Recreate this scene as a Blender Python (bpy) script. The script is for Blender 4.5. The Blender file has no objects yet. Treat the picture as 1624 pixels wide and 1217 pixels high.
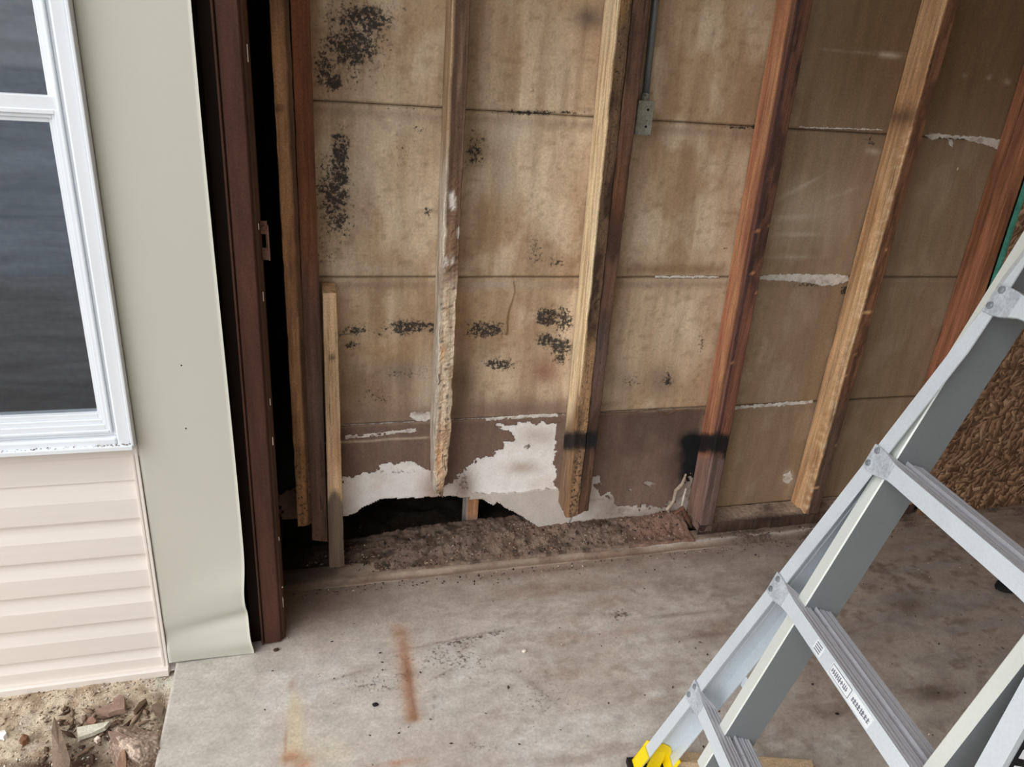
import bpy, bmesh, math, random
import numpy as np
from mathutils import Matrix, Vector

random.seed(7)
SC = bpy.context.scene
COL = SC.collection

# ------------------------------------------------------------------ camera
F_PX, CX, CY, HC = 1172.02, 812.0, 608.5, 1.38
R = np.array([[0.9654673, -0.03707412, 0.25787286],
              [-0.25126521, -0.39404902, 0.88407645],
              [0.06883819, -0.91834137, -0.38975688]])
cam_d = bpy.data.cameras.new('camera')
cam = bpy.data.objects.new('camera', cam_d)
COL.objects.link(cam)
cam_d.sensor_width = 36.0
cam_d.sensor_fit = 'HORIZONTAL'
cam_d.lens = F_PX / 1624.0 * 36.0
cam_d.clip_start = 0.02
M = Matrix.Identity(4)
for i in range(3):
    M[i][0] = R[i, 0]; M[i][1] = -R[i, 1]; M[i][2] = -R[i, 2]
M[0][3] = 0; M[1][3] = 0; M[2][3] = HC
cam.matrix_world = M
SC.camera = cam

# ------------------------------------------------------------------ world, light, exposure
w = bpy.data.worlds.new('overcast_sky'); SC.world = w; w.use_nodes = True
nt = w.node_tree; nt.nodes.clear()
bg = nt.nodes.new('ShaderNodeBackground'); ow = nt.nodes.new('ShaderNodeOutputWorld')
tc = nt.nodes.new('ShaderNodeTexCoord'); sp = nt.nodes.new('ShaderNodeSeparateXYZ')
rp = nt.nodes.new('ShaderNodeValToRGB')
nt.links.new(tc.outputs['Generated'], sp.inputs[0]); nt.links.new(sp.outputs['Z'], rp.inputs[0])
rp.color_ramp.elements[0].position = 0.0; rp.color_ramp.elements[0].color = (0.74, 0.77, 0.80, 1)
rp.color_ramp.elements[1].position = 0.7; rp.color_ramp.elements[1].color = (0.98, 1.0, 1.04, 1)
nt.links.new(rp.outputs[0], bg.inputs[0]); bg.inputs[1].default_value = 1.5
nt.links.new(bg.outputs[0], ow.inputs[0])
sun_d = bpy.data.lights.new('soft_sun', 'SUN'); sun_d.energy = 1.5; sun_d.angle = math.radians(60)
sun_d.color = (1.0, 0.98, 0.95)
sun = bpy.data.objects.new('soft_sun', sun_d); COL.objects.link(sun)
sun.rotation_euler = Vector((0.80, 0.46, -0.60)).to_track_quat('-Z', 'Y').to_euler()
SC.view_settings.view_transform = 'Standard'
SC.view_settings.look = 'None'
SC.view_settings.gamma = 1.0
SC.view_settings.use_curve_mapping = False
SC.view_settings.exposure = 0.28

# ------------------------------------------------------------------ maths helpers
def S(r, g, b):
    o = []
    for v in (r, g, b):
        v = v / 255.0
        o.append(v / 12.92 if v <= 0.04045 else ((v + 0.055) / 1.055) ** 2.4)
    return np.array(o)

def proj(P):
    q = (np.asarray(P, float) - np.array([0, 0, HC])) @ R
    return q[..., 0] / q[..., 2] * F_PX + CX, q[..., 1] / q[..., 2] * F_PX + CY

def ray(px, py):
    return R @ np.array([(px - CX) / F_PX, (py - CY) / F_PX, 1.0])

def onY(px, py, yy):
    r = ray(px, py); t = yy / r[1]
    return np.array([0, 0, HC]) + t * r

def onZ(px, py, z=0.0):
    r = ray(px, py); t = (z - HC) / r[2]
    return np.array([0, 0, HC]) + t * r

def _hash(ix, iy, iz, s):
    h = (ix * 374761393 + iy * 668265263 + iz * 2147483647 + s * 1274126177) & 0xFFFFFFFF
    h = ((h ^ (h >> 13)) * 1274126177) & 0xFFFFFFFF
    h = h ^ (h >> 16)
    return (h & 0xFFFFFF) / float(0xFFFFFF)

def vn(P, sc, seed=0):
    P = np.asarray(P, float) * sc
    i = np.floor(P).astype(np.int64); f = P - i; f = f * f * (3 - 2 * f)
    r = 0
    for dx in (0, 1):
        for dy in (0, 1):
            for dz in (0, 1):
                wgt = (f[..., 0] if dx else 1 - f[..., 0]) * (f[..., 1] if dy else 1 - f[..., 1]) * (f[..., 2] if dz else 1 - f[..., 2])
                r = r + wgt * _hash(i[..., 0] + dx, i[..., 1] + dy, i[..., 2] + dz, seed)
    return r

def fbm(P, sc, seed=0, oc=4):
    P = np.asarray(P, float)
    a = 0.5; r = 0; t = 0
    sc = np.asarray(sc, float)
    for k in range(oc):
        r = r + a * vn(P, sc * 2 ** k, seed + k * 17); t += a; a *= 0.5
    return r / t

def sst(a, b, x):
    t = np.clip((x - a) / (b - a), 0, 1)
    return t * t * (3 - 2 * t)

def blob(u, v, cu, cv, ru, rv, ang=0.0):
    c, s = math.cos(ang), math.sin(ang)
    du, dv = u - cu, v - cv
    a = (du * c + dv * s) / ru; b = (-du * s + dv * c) / rv
    return np.exp(-(a * a + b * b) * 0.9)

def mixc(c, col, f):
    f = np.clip(f, 0, 1)[..., None]
    return c * (1 - f) + np.asarray(col) * f

def inpoly(u, v, poly):
    r = np.zeros(np.shape(u), bool); n = len(poly)
    for i in range(n):
        x0, y0 = poly[i]; x1, y1 = poly[(i + 1) % n]
        if y0 == y1: continue
        c = ((y0 > v) != (y1 > v)) & (u < (x1 - x0) * (v - y0) / (y1 - y0) + x0)
        r ^= c
    return r

# ------------------------------------------------------------------ scene helpers
def mk(name, V, faces, mat, parent=None, origin=None, colv=None, mold=None, smooth=False, midx=None):
    """ONE mesh object from world-space vertices. faces: list of tuples or (m,4) int array."""
    V = np.asarray(V, float)
    if parent is not None:
        origin = np.array(parent['_o'])
    elif origin is None:
        origin = np.array([(V[:, 0].min() + V[:, 0].max()) / 2, (V[:, 1].min() + V[:, 1].max()) / 2, V[:, 2].min()])
    me = bpy.data.meshes.new(name)
    L = V - origin
    if isinstance(faces, np.ndarray):
        n, k = faces.shape
        me.vertices.add(len(L)); me.vertices.foreach_set('co', L.astype(np.float32).ravel())
        me.loops.add(n * k); me.loops.foreach_set('vertex_index', faces.astype(np.int32).ravel())
        me.polygons.add(n)
        me.polygons.foreach_set('loop_start', np.arange(0, n * k, k, dtype=np.int32))
        try:
            me.polygons.foreach_set('loop_total', np.full(n, k, dtype=np.int32))
        except Exception:
            pass
        me.update(calc_edges=True); me.validate()
    else:
        me.from_pydata([tuple(v) for v in L], [], [tuple(f) for f in faces]); me.update()
    for m in (mat if isinstance(mat, (list, tuple)) else [mat]):
        me.materials.append(m)
    if midx is not None:
        me.polygons.foreach_set('material_index', np.asarray(midx, dtype=np.int32))
    if colv is not None:
        a = me.attributes.new('Col', 'FLOAT_COLOR', 'POINT')
        c4 = np.ones((len(V), 4), np.float32); c4[:, :3] = np.clip(colv, 0.0, 1.0)
        a.data.foreach_set('color', c4.ravel())
    if mold is not None:
        a = me.attributes.new('mold', 'FLOAT', 'POINT')
        a.data.foreach_set('value', np.asarray(mold, np.float32))
    if smooth:
        me.polygons.foreach_set('use_smooth', np.ones(len(me.polygons), bool))
    o = bpy.data.objects.new(name, me)
    COL.objects.link(o)
    if parent is not None:
        o.parent = parent
    else:
        o.location = origin
    o['_o'] = [float(x) for x in origin]
    return o

def tag(o, label=None, cat=None, group=None, kind=None):
    if label: o['label'] = label
    if cat: o['category'] = cat
    if group: o['group'] = group
    if kind: o['kind'] = kind
    return o

def thing(name, loc, label=None, cat=None, group=None, kind=None):
    o = bpy.data.objects.new(name, None); COL.objects.link(o)
    o.empty_display_size = 0.05
    o.location = loc; o['_o'] = [float(x) for x in loc]
    return tag(o, label, cat, group, kind)

BOXF = [(0, 3, 2, 1), (4, 5, 6, 7), (0, 1, 5, 4), (1, 2, 6, 5), (2, 3, 7, 6), (3, 0, 4, 7)]
class MB:
    """collects simple solids into one mesh"""
    def __init__(s): s.V = []; s.F = []
    def add(s, V, F):
        n = len(s.V); s.V += [tuple(map(float, v)) for v in V]; s.F += [tuple(i + n for i in f) for f in F]; return s
    def box(s, x0, x1, y0, y1, z0, z1):
        return s.add([(x0, y0, z0), (x1, y0, z0), (x1, y1, z0), (x0, y1, z0), (x0, y0, z1), (x1, y0, z1), (x1, y1, z1), (x0, y1, z1)], BOXF)
    def obox(s, c, ax, ay, az):
        """oriented box: centre and three half-axis vectors"""
        c, ax, ay, az = map(np.array, (c, ax, ay, az))
        P = [c - ax - ay - az, c + ax - ay - az, c + ax + ay - az, c - ax + ay - az, c - ax - ay + az, c + ax - ay + az, c + ax + ay + az, c - ax + ay + az]
        return s.add(P, BOXF)
    def prism(s, prof, A, B, closed=True):
        """loft the same-length lists of 3-D points A -> B"""
        n = len(A); V = list(A) + list(B)
        F = [(i, (i + 1) % n, n + (i + 1) % n, n + i) for i in range(n)]
        F += [tuple(range(n - 1, -1, -1)), tuple(range(n, 2 * n))]
        return s.add(V, F)
    def loft(s, rings, cap=True):
        n = len(rings[0]); V = [p for r in rings for p in r]; F = []
        for k in range(len(rings) - 1):
            for i in range(n):
                j = (i + 1) % n
                F.append((k * n + i, k * n + j, (k + 1) * n + j, (k + 1) * n + i))
        if cap:
            F.append(tuple(range(n - 1, -1, -1))); F.append(tuple((len(rings) - 1) * n + i for i in range(n)))
        return s.add(V, F)
    def tube(s, pts, rad, n=10):
        rings = []
        pts = [np.array(p, float) for p in pts]
        for i, p in enumerate(pts):
            d = pts[min(i + 1, len(pts) - 1)] - pts[max(i - 1, 0)]; d /= np.linalg.norm(d)
            a = np.cross(d, [0.31, 0.17, 0.93]); a /= np.linalg.norm(a); b = np.cross(d, a)
            rr = rad[i] if isinstance(rad, (list, tuple)) else rad
            rings.append([p + rr * (math.cos(2 * math.pi * k / n) * a + math.sin(2 * math.pi * k / n) * b) for k in range(n)])
        return s.loft(rings)
    def make(s, name, mat, parent=None, bevel=0.0, smooth=False, origin=None, seg=2):
        o = mk(name, np.array(s.V), s.F, mat, parent, origin, smooth=smooth)
        bm = bmesh.new(); bm.from_mesh(o.data); bmesh.ops.recalc_face_normals(bm, faces=bm.faces); bm.to_mesh(o.data); bm.free()
        if bevel:
            m = o.modifiers.new('bevel', 'BEVEL'); m.width = bevel; m.segments = seg; m.limit_method = 'ANGLE'; m.angle_limit = math.radians(35)
        return o

# ------------------------------------------------------------------ materials
def newmat(name):
    m = bpy.data.materials.new(name); m.use_nodes = True
    t = m.node_tree; t.nodes.clear()
    b = t.nodes.new('ShaderNodeBsdfPrincipled'); o = t.nodes.new('ShaderNodeOutputMaterial')
    t.links.new(b.outputs[0], o.inputs[0])
    return m, t, b

def nd(t, typ, **k):
    n = t.nodes.new(typ)
    for a, v in k.items(): setattr(n, a, v)
    return n

def noise(t, scale, gs=(1, 1, 1), detail=5, rough=0.6, dist=0.0):
    c = nd(t, 'ShaderNodeTexCoord'); mp = nd(t, 'ShaderNodeMapping'); n = nd(t, 'ShaderNodeTexNoise')
    mp.inputs['Scale'].default_value = gs
    t.links.new(c.outputs['Object'], mp.inputs[0]); t.links.new(mp.outputs[0], n.inputs['Vector'])
    n.inputs['Scale'].default_value = scale; n.inputs['Detail'].default_value = detail
    n.inputs['Roughness'].default_value = rough; n.inputs['Distortion'].default_value = dist
    return n.outputs[0]

def rng(t, val, a, b, c, d):
    m = nd(t, 'ShaderNodeMapRange'); t.links.new(val, m.inputs[0])
    for i, v in enumerate((a, b, c, d)): m.inputs[1 + i].default_value = v
    return m.outputs[0]

def mult(t, col, val):
    m = nd(t, 'ShaderNodeMix', data_type='RGBA', blend_type='MULTIPLY'); m.inputs[0].default_value = 1
    t.links.new(col, m.inputs[6]); t.links.new(val, m.inputs[7]); return m.outputs[2]

def mixn(t, fac, a, b):
    m = nd(t, 'ShaderNodeMix', data_type='RGBA'); t.links.new(fac, m.inputs[0])
    for i, x in ((6, a), (7, b)):
        if isinstance(x, (tuple, list, np.ndarray)): m.inputs[i].default_value = (x[0], x[1], x[2], 1)
        else: t.links.new(x, m.inputs[i])
    return m.outputs[2]

def surf(name, base=None, rough=0.85, gs=(1, 1, 1), gscale=20, gamt=0.25, fscale=250, famt=0.2, bump=0.3, bdist=0.002,
         metal=0.0, spec=0.35, mold=False, moldcol=(0.016, 0.015, 0.016), pits=0.0, pitscale=120, rvar=0.0, coat=0.0):
    """procedural surface; base None -> painted vertex colour 'Col'"""
    m, t, b = newmat(name)
    if base is None:
        a = nd(t, 'ShaderNodeAttribute', attribute_name='Col'); col = a.outputs['Color']
    else:
        a = nd(t, 'ShaderNodeRGB'); a.outputs[0].default_value = (base[0], base[1], base[2], 1); col = a.outputs[0]
    g = noise(t, gscale, gs, 6, 0.62, 0.3)
    f = noise(t, fscale, (1, 1, 1), 3)
    if gamt: col = mult(t, col, rng(t, g, 0.28, 0.72, 1 - gamt, 1 + gamt))
    if famt: col = mult(t, col, rng(t, f, 0.3, 0.7, 1 - famt, 1 + famt))
    if pits:
        p = noise(t, pitscale, gs, 2, 0.5)
        col = mixn(t, rng(t, p, 0.66, 0.72, 0, pits), col, (0.03, 0.022, 0.017))
    if mold:
        at = nd(t, 'ShaderNodeAttribute', attribute_name='mold')
        n2 = noise(t, 95, (1, 1, 1), 9, 0.78)
        ad = nd(t, 'ShaderNodeMath', operation='MULTIPLY_ADD'); t.links.new(n2, ad.inputs[0]); ad.inputs[1].default_value = 2.3
        t.links.new(at.outputs['Fac'], ad.inputs[2])
        col = mixn(t, rng(t, ad.outputs[0], 1.50, 1.70, 0, 0.92), col, moldcol)
    t.links.new(col, b.inputs['Base Color'])
    b.inputs['Roughness'].default_value = rough
    if rvar:
        t.links.new(rng(t, g, 0.3, 0.7, rough - rvar, rough + rvar), b.inputs['Roughness'])
    b.inputs['Metallic'].default_value = metal
    b.inputs['Specular IOR Level'].default_value = spec
    if bump:
        bn = nd(t, 'ShaderNodeBump'); bn.inputs['Strength'].default_value = bump; bn.inputs['Distance'].default_value = bdist
        ad = nd(t, 'ShaderNodeMath', operation='MULTIPLY_ADD'); t.links.new(f, ad.inputs[0]); ad.inputs[1].default_value = 0.5
        t.links.new(g, ad.inputs[2]); t.links.new(ad.outputs[0], bn.inputs['Height'])
        t.links.new(bn.outputs[0], b.inputs['Normal'])
    return m

MT = dict(
    paper=surf('sheathing_paper', None, 0.8, (9, 9, 1.2), 5, 0.13, 170, 0.15, 0.4, 0.0015, mold=True),
    gypsum=surf('gypsum_core', None, 0.95, (1, 1, 1), 26, 0.07, 180, 0.09, 0.6, 0.003, mold=True, moldcol=(0.12, 0.09, 0.07)),
    wood=surf('rough_wood', None, 0.78, (9, 9, 0.45), 9, 0.42, 260, 0.22, 0.8, 0.003, mold=True, moldcol=(0.028, 0.018, 0.014), spec=0.3, pits=0.7, pitscale=15),
    concrete=surf('floor_concrete', None, 0.72, (1, 1.6, 1), 14, 0.17, 170, 0.15, 0.22, 0.002, mold=True, moldcol=(0.10, 0.075, 0.062), spec=0.35, rvar=0.12),
    dirt=surf('rotten_dirt', None, 0.95, (1, 1, 1), 60, 0.30, 300, 0.35, 0.9, 0.004),
    dirt_plain=surf('plain_dark_dirt', S(60, 50, 44), 0.95),
    soil=surf('sandy_soil', None, 0.95, (1, 1, 1), 55, 0.22, 320, 0.35, 0.9, 0.003),
    siding=surf('vinyl_siding', S(228, 220, 211), 0.5, (0.6, 3, 12), 5, 0.03, 600, 0.015, 0.05, 0.0005, spec=0.4),
    white=surf('white_vinyl', S(228, 232, 236), 0.42, (1, 1, 1), 4, 0.03, 300, 0.02, 0.0, spec=0.5),
    trim=surf('trim_coil', None, 0.5, (1, 1, 1), 3, 0.02, 500, 0.012, 0.02, 0.001, spec=0.4),
    brown=surf('brown_jamb_paint', S(76, 49, 38), 0.6, (6, 6, 0.6), 6, 0.38, 260, 0.2, 0.25, 0.001, spec=0.2, pits=0.35),
    black=surf('black_reveal', S(34, 22, 17), 0.8, (1, 1, 1), 8, 0.2, 200, 0.1, 0.1, spec=0.15),
    alum=surf('mill_aluminium', S(214, 222, 228), 0.38, (1, 1, 1), 8, 0.05, 250, 0.05, 0.05, 0.0004, metal=0.22, spec=0.5, rvar=0.06),
    tread=surf('worn_aluminium_tread', S(186, 187, 194), 0.42, (14, 1, 1), 14, 0.08, 260, 0.06, 0.1, 0.0005, metal=0.25, rvar=0.08, pits=0.3, pitscale=60),
    paintal=surf('inner_rail_paint', S(222, 226, 220), 0.42, (1, 1, 1), 5, 0.03, 300, 0.03, 0.03, 0.0003, metal=0.25, spec=0.5),
    web=surf('inner_rail_web_shade', S(132, 137, 140), 0.5, (1, 1, 1), 5, 0.05, 300, 0.04, 0.03, 0.0003, metal=0.25, spec=0.4),
    yellow=surf('yellow_plastic', S(246, 214, 12), 0.45, (1, 1, 1), 20, 0.05, 300, 0.05, 0.1, 0.0005, spec=0.5),
    rubber=surf('black_rubber', S(22, 22, 24), 0.8, (1, 1, 1), 20, 0.1, 300, 0.1, 0.2, 0.0005),
    sticker=surf('sticker_white', S(226, 229, 232), 0.5, (1, 1, 1), 9, 0.04, 200, 0.05, 0.0),
    ink=surf('sticker_ink', S(120, 124, 134), 0.6, (1, 1, 1), 9, 0.05, 200, 0.1, 0.0),
    galv=surf('galvanised_box', S(158, 160, 148), 0.55, (1, 1, 1), 30, 0.25, 200, 0.25, 0.3, 0.001, metal=0.4, pits=0.7, pitscale=90),
    pipe=surf('grey_conduit', S(132, 137, 138), 0.5, (1, 1, 1), 20, 0.12, 200, 0.12, 0.1, 0.0005, metal=0.5),
    paddle=surf('step_end_metal', S(192, 199, 206), 0.4, metal=0.25, gscale=30),  # same aluminium, darker: edge shading of the step ends put into colour
    pipe_light=surf('rivet_metal', S(150, 156, 162), 0.35, metal=0.5),
    rust=surf('rusty_steel', S(134, 100, 84), 0.6, (1, 1, 1), 60, 0.35, 200, 0.3, 0.4, 0.001, metal=0.5, pits=0.6, pitscale=70),
    felt=surf('black_felt', S(44, 40, 38), 0.9, (1, 1, 1), 12, 0.3, 150, 0.3, 0.3, 0.002),
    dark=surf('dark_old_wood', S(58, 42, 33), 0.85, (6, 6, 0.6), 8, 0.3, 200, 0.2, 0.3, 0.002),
    shell=surf('garage_shell', S(206, 192, 174), 0.9, (1, 1, 1), 5, 0.15, 150, 0.1, 0.0),
    drive=surf('driveway', S(186, 180, 172), 0.9, (1, 1, 1), 8, 0.12, 150, 0.12, 0.1),
    teal=surf('teal_edge_paint', S(78, 150, 132), 0.6, (1, 1, 1), 40, 0.3, 200, 0.2, 0.3, 0.001, pits=0.5, pitscale=60),
    osb=surf('osb_strands', None, 0.75, (1, 1, 1), 90, 0.15, 400, 0.12, 0.3, 0.001),
    chip=surf('chip_material', None, 0.85, (1, 1, 1), 70, 0.2, 350, 0.2, 0.5, 0.001),
    room=surf("dim_room", S(150, 152, 156), 0.9, (0.6, 1, 4), 5, 0.35, 60, 0.1, 0.0),
)
# window glass
m, t, b = newmat('window_glass')
b.inputs['Base Color'].default_value = (0.9, 0.95, 1, 1); b.inputs['Roughness'].default_value = 0.03
b.inputs['Transmission Weight'].default_value = 1.0; b.inputs['IOR'].default_value = 1.45
MT['glass'] = m

# ------------------------------------------------------------------ masked slab (boards, torn paper, gypsum)
def slab(name, x0, x1, z0, z1, step, yf, thick, mat, parent, paint, mask=None, relief=None, jit=0.0):
    nx = max(2, int(round((x1 - x0) / step)) + 1); nz = max(2, int(round((z1 - z0) / step)) + 1)
    X, Z = np.meshgrid(np.linspace(x0, x1, nx), np.linspace(z0, z1, nz), indexing='ij')
    P = np.stack([X, np.full_like(X, yf), Z], -1)
    if jit:
        P[..., 0] += (vn(P, 230, 3) - 0.5) * jit; P[..., 2] += (vn(P, 230, 9) - 0.5) * jit
    u, v = proj(P)
    c, mo = paint(P, u, v)
    if relief is not None: P[..., 1] -= relief(P, u, v)
    if mask is None:
        Mk = np.ones((nx - 1, nz - 1), bool)
    else:
        pc = (P[:-1, :-1] + P[1:, 1:]) / 2; uc, vc = proj(pc); Mk = mask(pc, uc, vc)
    idx = np.arange(nx * nz).reshape(nx, nz); N = nx * nz
    a, b_, c_, d = idx[:-1, :-1], idx[1:, :-1], idx[1:, 1:], idx[:-1, 1:]
    faces = [np.stack([a[Mk], b_[Mk], c_[Mk], d[Mk]], -1)]
    pad = np.pad(Mk, 1)
    for sh, (p, q) in (((0, -1), (a, b_)), ((1, 0), (b_, c_)), ((0, 1), (c_, d)), ((-1, 0), (d, a))):
        nb = pad[1 + sh[0]:1 + sh[0] + nx - 1, 1 + sh[1]:1 + sh[1] + nz - 1]
        e = Mk & ~nb
        faces.append(np.stack([q[e], p[e], p[e] + N, q[e] + N], -1))
    Fa = np.concatenate(faces)
    B = P.copy(); B[..., 1] = yf + thick
    V = np.concatenate([P.reshape(-1, 3), B.reshape(-1, 3)])
    C = np.concatenate([c.reshape(-1, 3)] * 2); MO = np.concatenate([mo.reshape(-1)] * 2)
    used = np.unique(Fa); remap = np.full(len(V), -1); remap[used] = np.arange(len(used))
    return mk(name, V[used], remap[Fa], mat, parent, colv=C[used], mold=MO[used], smooth=False)

YW, YF = 1.889, 1.80          # sheathing face, stud front face
J = [0.04, 0.440, 0.863, 1.284, 1.705, 2.126, 2.36]   # board joints

TAN, TAN2, BRN, DRK = S(212, 189, 160), S(192, 164, 133), S(112, 90, 76), S(72, 56, 48)
def paint_wall(P, u, v):
    c = np.zeros(P.shape) + TAN
    n1 = fbm(P, (4, 1, 2.5), 5); n2 = fbm(P, (14, 1, 8), 11); n3 = fbm(P, (30, 1, 3), 23)
    c = mixc(c, TAN2, sst(0.40, 0.62, n1))
    c = mixc(c, S(228, 208, 180), sst(0.48, 0.66, n2) * 0.75)
    c = mixc(c, S(158, 128, 98), sst(0.48, 0.75, n3) * 0.55)
    n4 = fbm(P, (60, 1, 60), 29); c = mixc(c, S(150, 122, 94), sst(.55, .75, n4) * .4)
    xx = P[..., 0]; zz = P[..., 2]
    right = sst(1.05, 1.5, xx)  # right and upper right darkened: garage shade put into the board colour
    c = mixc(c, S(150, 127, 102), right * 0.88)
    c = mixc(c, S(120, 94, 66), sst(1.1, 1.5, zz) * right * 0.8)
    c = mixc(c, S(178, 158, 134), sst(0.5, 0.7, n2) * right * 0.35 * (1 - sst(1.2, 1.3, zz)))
    # edge grime at joints
    for j in (0.440, 0.863, 1.284, 1.705):
        d = np.abs(zz - j)
        c = mixc(c, S(96, 78, 62), np.exp(-(d / 0.004) ** 2) * 0.55)
        c = mixc(c, S(150, 128, 108), np.exp(-((zz - j + 0.022) / 0.012) ** 2) * 0.5)
    c = mixc(c, S(126, 92, 58), np.exp(-((zz - 0.885) / 0.02) ** 2) * sst(0.8, 0.9, xx) * (1 - sst(1.15, 1.2, xx)) * 0.6)
    # brown stain patches
    for (a, b_, ra, rb, s_, colr) in (
            (600, 640, 70, 40, .55, S(110, 88, 74)), (560, 590, 30, 60, .5, S(104, 82, 62)), (735, 620, 26, 50, .8, S(92, 72, 56)),
            (820, 650, 80, 22, .6, S(120, 92, 78)), (640, 585, 36, 22, .55, S(104, 100, 98)), (865, 590, 22, 20, .6, S(146, 92, 80)),
            (760, 235, 28, 34, .6, S(122, 96, 54)), (932, 28, 24, 20, .85, S(92, 80, 74)), (545, 300, 40, 90, .35, S(110, 96, 78)),
            (560, 60, 60, 80, .35, S(120, 104, 84)), (1050, 605, 22, 26, .6, S(104, 92, 84)), (985, 605, 30, 22, .4, S(118, 104, 94)),
            (770, 555, 16, 16, .4, S(100, 88, 78)), (770, 350, 40, 60, .3, S(140, 112, 80)), (790, 540, 60, 50, .3, S(148, 112, 74)),
            (640, 560, 90, 20, .3, S(190, 156, 112)), (850, 410, 30, 40, .35, S(132, 116, 100)), (1240, 170, 40, 20, .2, S(110, 80, 50))):
        c = mixc(c, colr, np.clip(blob(u, v, a, b_, ra, rb) * s_ * (0.55 + 0.9 * n2), 0, 1))
    for (a, b_, ra, rb, s_) in ((815, 212, 40, 22, .7), (805, 285, 18, 45, .6), (680, 640, 22, 60, .45), (640, 200, 60, 20, .3),
                                (880, 100, 30, 60, .25), (1290, 330, 70, 40, .35), (675, 600, 14, 60, .4), (620, 430, 60, 10, .4), (800, 452, 70, 7, .5)):
        c = mixc(c, S(205, 188, 166), np.clip(blob(u, v, a, b_, ra, rb) * s_ * (0.3 + 1.4 * n3), 0, 1))
    # scuffs on the right bays
    for (a, b_, ra, rb, an, s_) in ((1405, 87, 20, 4, .1, 1.), (1320, 80, 16, 2, .05, .7), (1372, 84, 16, 2, .05, .5), (1265, 300, 34, 2.5, -.5, .55),
                                    (1255, 345, 30, 4, -.06, .5), (1262, 372, 30, 3, 0, .5), (1340, 305, 26, 3, -.35, .3), (1250, 408, 36, 3, 0, .35),
                                    (1250, 758, 7, 9, 0, .9), (1385, 240, 10, 4, .2, .6), (1530, 120, 3, 3, 0, .7), (1568, 123, 3, 3, 0, .6), (1598, 130, 4, 4, 0, .7)):
        c = mixc(c, S(214, 200, 182), blob(u, v, a, b_, ra, rb, an) * s_ * 1.2 * sst(.3, .6, n3 * .5 + n2 * .5))
    # damp bottom row
    low = 1 - sst(0.428, 0.444, zz + (n2 - 0.5) * 0.004)
    wet = low * (1 - sst(1.17, 1.22, xx))
    c = mixc(c, S(124, 100, 88), wet * 0.95)
    c = mixc(c, S(140, 120, 104), wet * sst(0.5, 0.75, n2) * 0.5)
    c = mixc(c, S(80, 62, 52), wet * sst(0.5, 0.7, n1) * 0.6)
    c = mixc(c, S(196, 176, 152), wet * np.exp(-((zz - 0.388 - (n2 - .5) * .006) / 0.0035) ** 2) * (1 - sst(.3, .33, xx)) * .9)
    # grey film over the bottom of the second row
    c = mixc(c, S(128, 104, 92), np.exp(-((zz - 0.46) / 0.03) ** 2) * (1 - sst(0.78, 1.0, xx)) * 0.65)
    mo = np.zeros(u.shape)
    for (a, b_, ra, rb, s_) in ((560, 60, 50, 66, .5), (580, 30, 34, 26, .62), (572, 66, 20, 20, .62), (516, 105, 22, 46, .45), (532, 130, 9, 10, .9),
                                (538, 265, 15, 62, .62), (528, 310, 28, 60, .5), (540, 345, 18, 40, .45), (520, 400, 26, 26, .3),
                                (640, 240, 22, 30, .22), (665, 205, 12, 8, .4), (680, 335, 7, 7, .5), (635, 15, 20, 12, .2),
                                (645, 518, 30, 10, .75), (560, 525, 24, 9, .5), (690, 519, 16, 9, .5), (556, 548, 12, 7, .5), (600, 530, 30, 9, .25),
                                (640, 595, 40, 14, .25), (600, 630, 30, 20, .25), (753, 236, 18, 30, .45), (745, 255, 10, 12, .4),
                                (765, 522, 30, 14, .55), (785, 524, 14, 10, .5), (792, 577, 20, 8, .8), (868, 502, 15, 12, .95), (866, 540, 13, 9, .8),
                                (893, 508, 14, 22, .6), (888, 550, 16, 12, .75), (888, 566, 14, 14, .45), (850, 395, 12, 26, .35), (885, 415, 14, 12, .4),
                                (1058, 600, 10, 18, .42), (1000, 605, 20, 10, .28), (1150, 395, 3, 3, .8), (1112, 540, 6, 26, .3), (1280, 452, 30, 4, .5),
                                (1340, 460, 8, 10, .6), (1200, 202, 60, 3, .4), (1385, 225, 14, 10, .3), (850, 178, 70, 4, .5), (660, 172, 60, 3, .3)):
        mo = np.maximum(mo, blob(u, v, a, b_, ra * 1.15, rb * 1.15) * s_ * (.45 + 1.1 * fbm(P, (34, 1, 34), 37)))
    # black spray mark beside the stud
    sp_ = (np.maximum.reduce([blob(u, v, 1100, 704, 26, 20), blob(u, v, 1098, 728, 24, 34) * .95, blob(u, v, 1090, 750, 18, 26) * .8])) * (.55 + .9 * fbm(P, (26, 1, 26), 39))
    c = mixc(c, S(20, 22, 26), sst(.2, .75, sp_))
    return c, np.minimum(mo * 1.15, .58)

# ------------------------------------------------------------------ setting: wall with boards
wall_back = thing('wall_back', (1.2, YW + 0.03, 0.0), kind='structure')
for k in range(1, 6):
    xr = 2.12 if k < 5 else 2.12
    st = 0.006 if k < 4 else 0.03
    def rel(P, u, v, z0=J[k], z1=J[k + 1]):
        d = np.minimum(P[..., 2] - z0, z1 - P[..., 2])
        return -0.0022 * (1 - sst(0, 0.007, d)) + (fbm(P, 3, 31) - 0.5) * 0.004
    slab('sheathing_board', -0.022, 3.3, J[k] + 0.0005, J[k + 1] - 0.0005, st, YW, 0.012, MT['paper'], wall_back, paint_wall, relief=rel, jit=0.0012)

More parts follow.
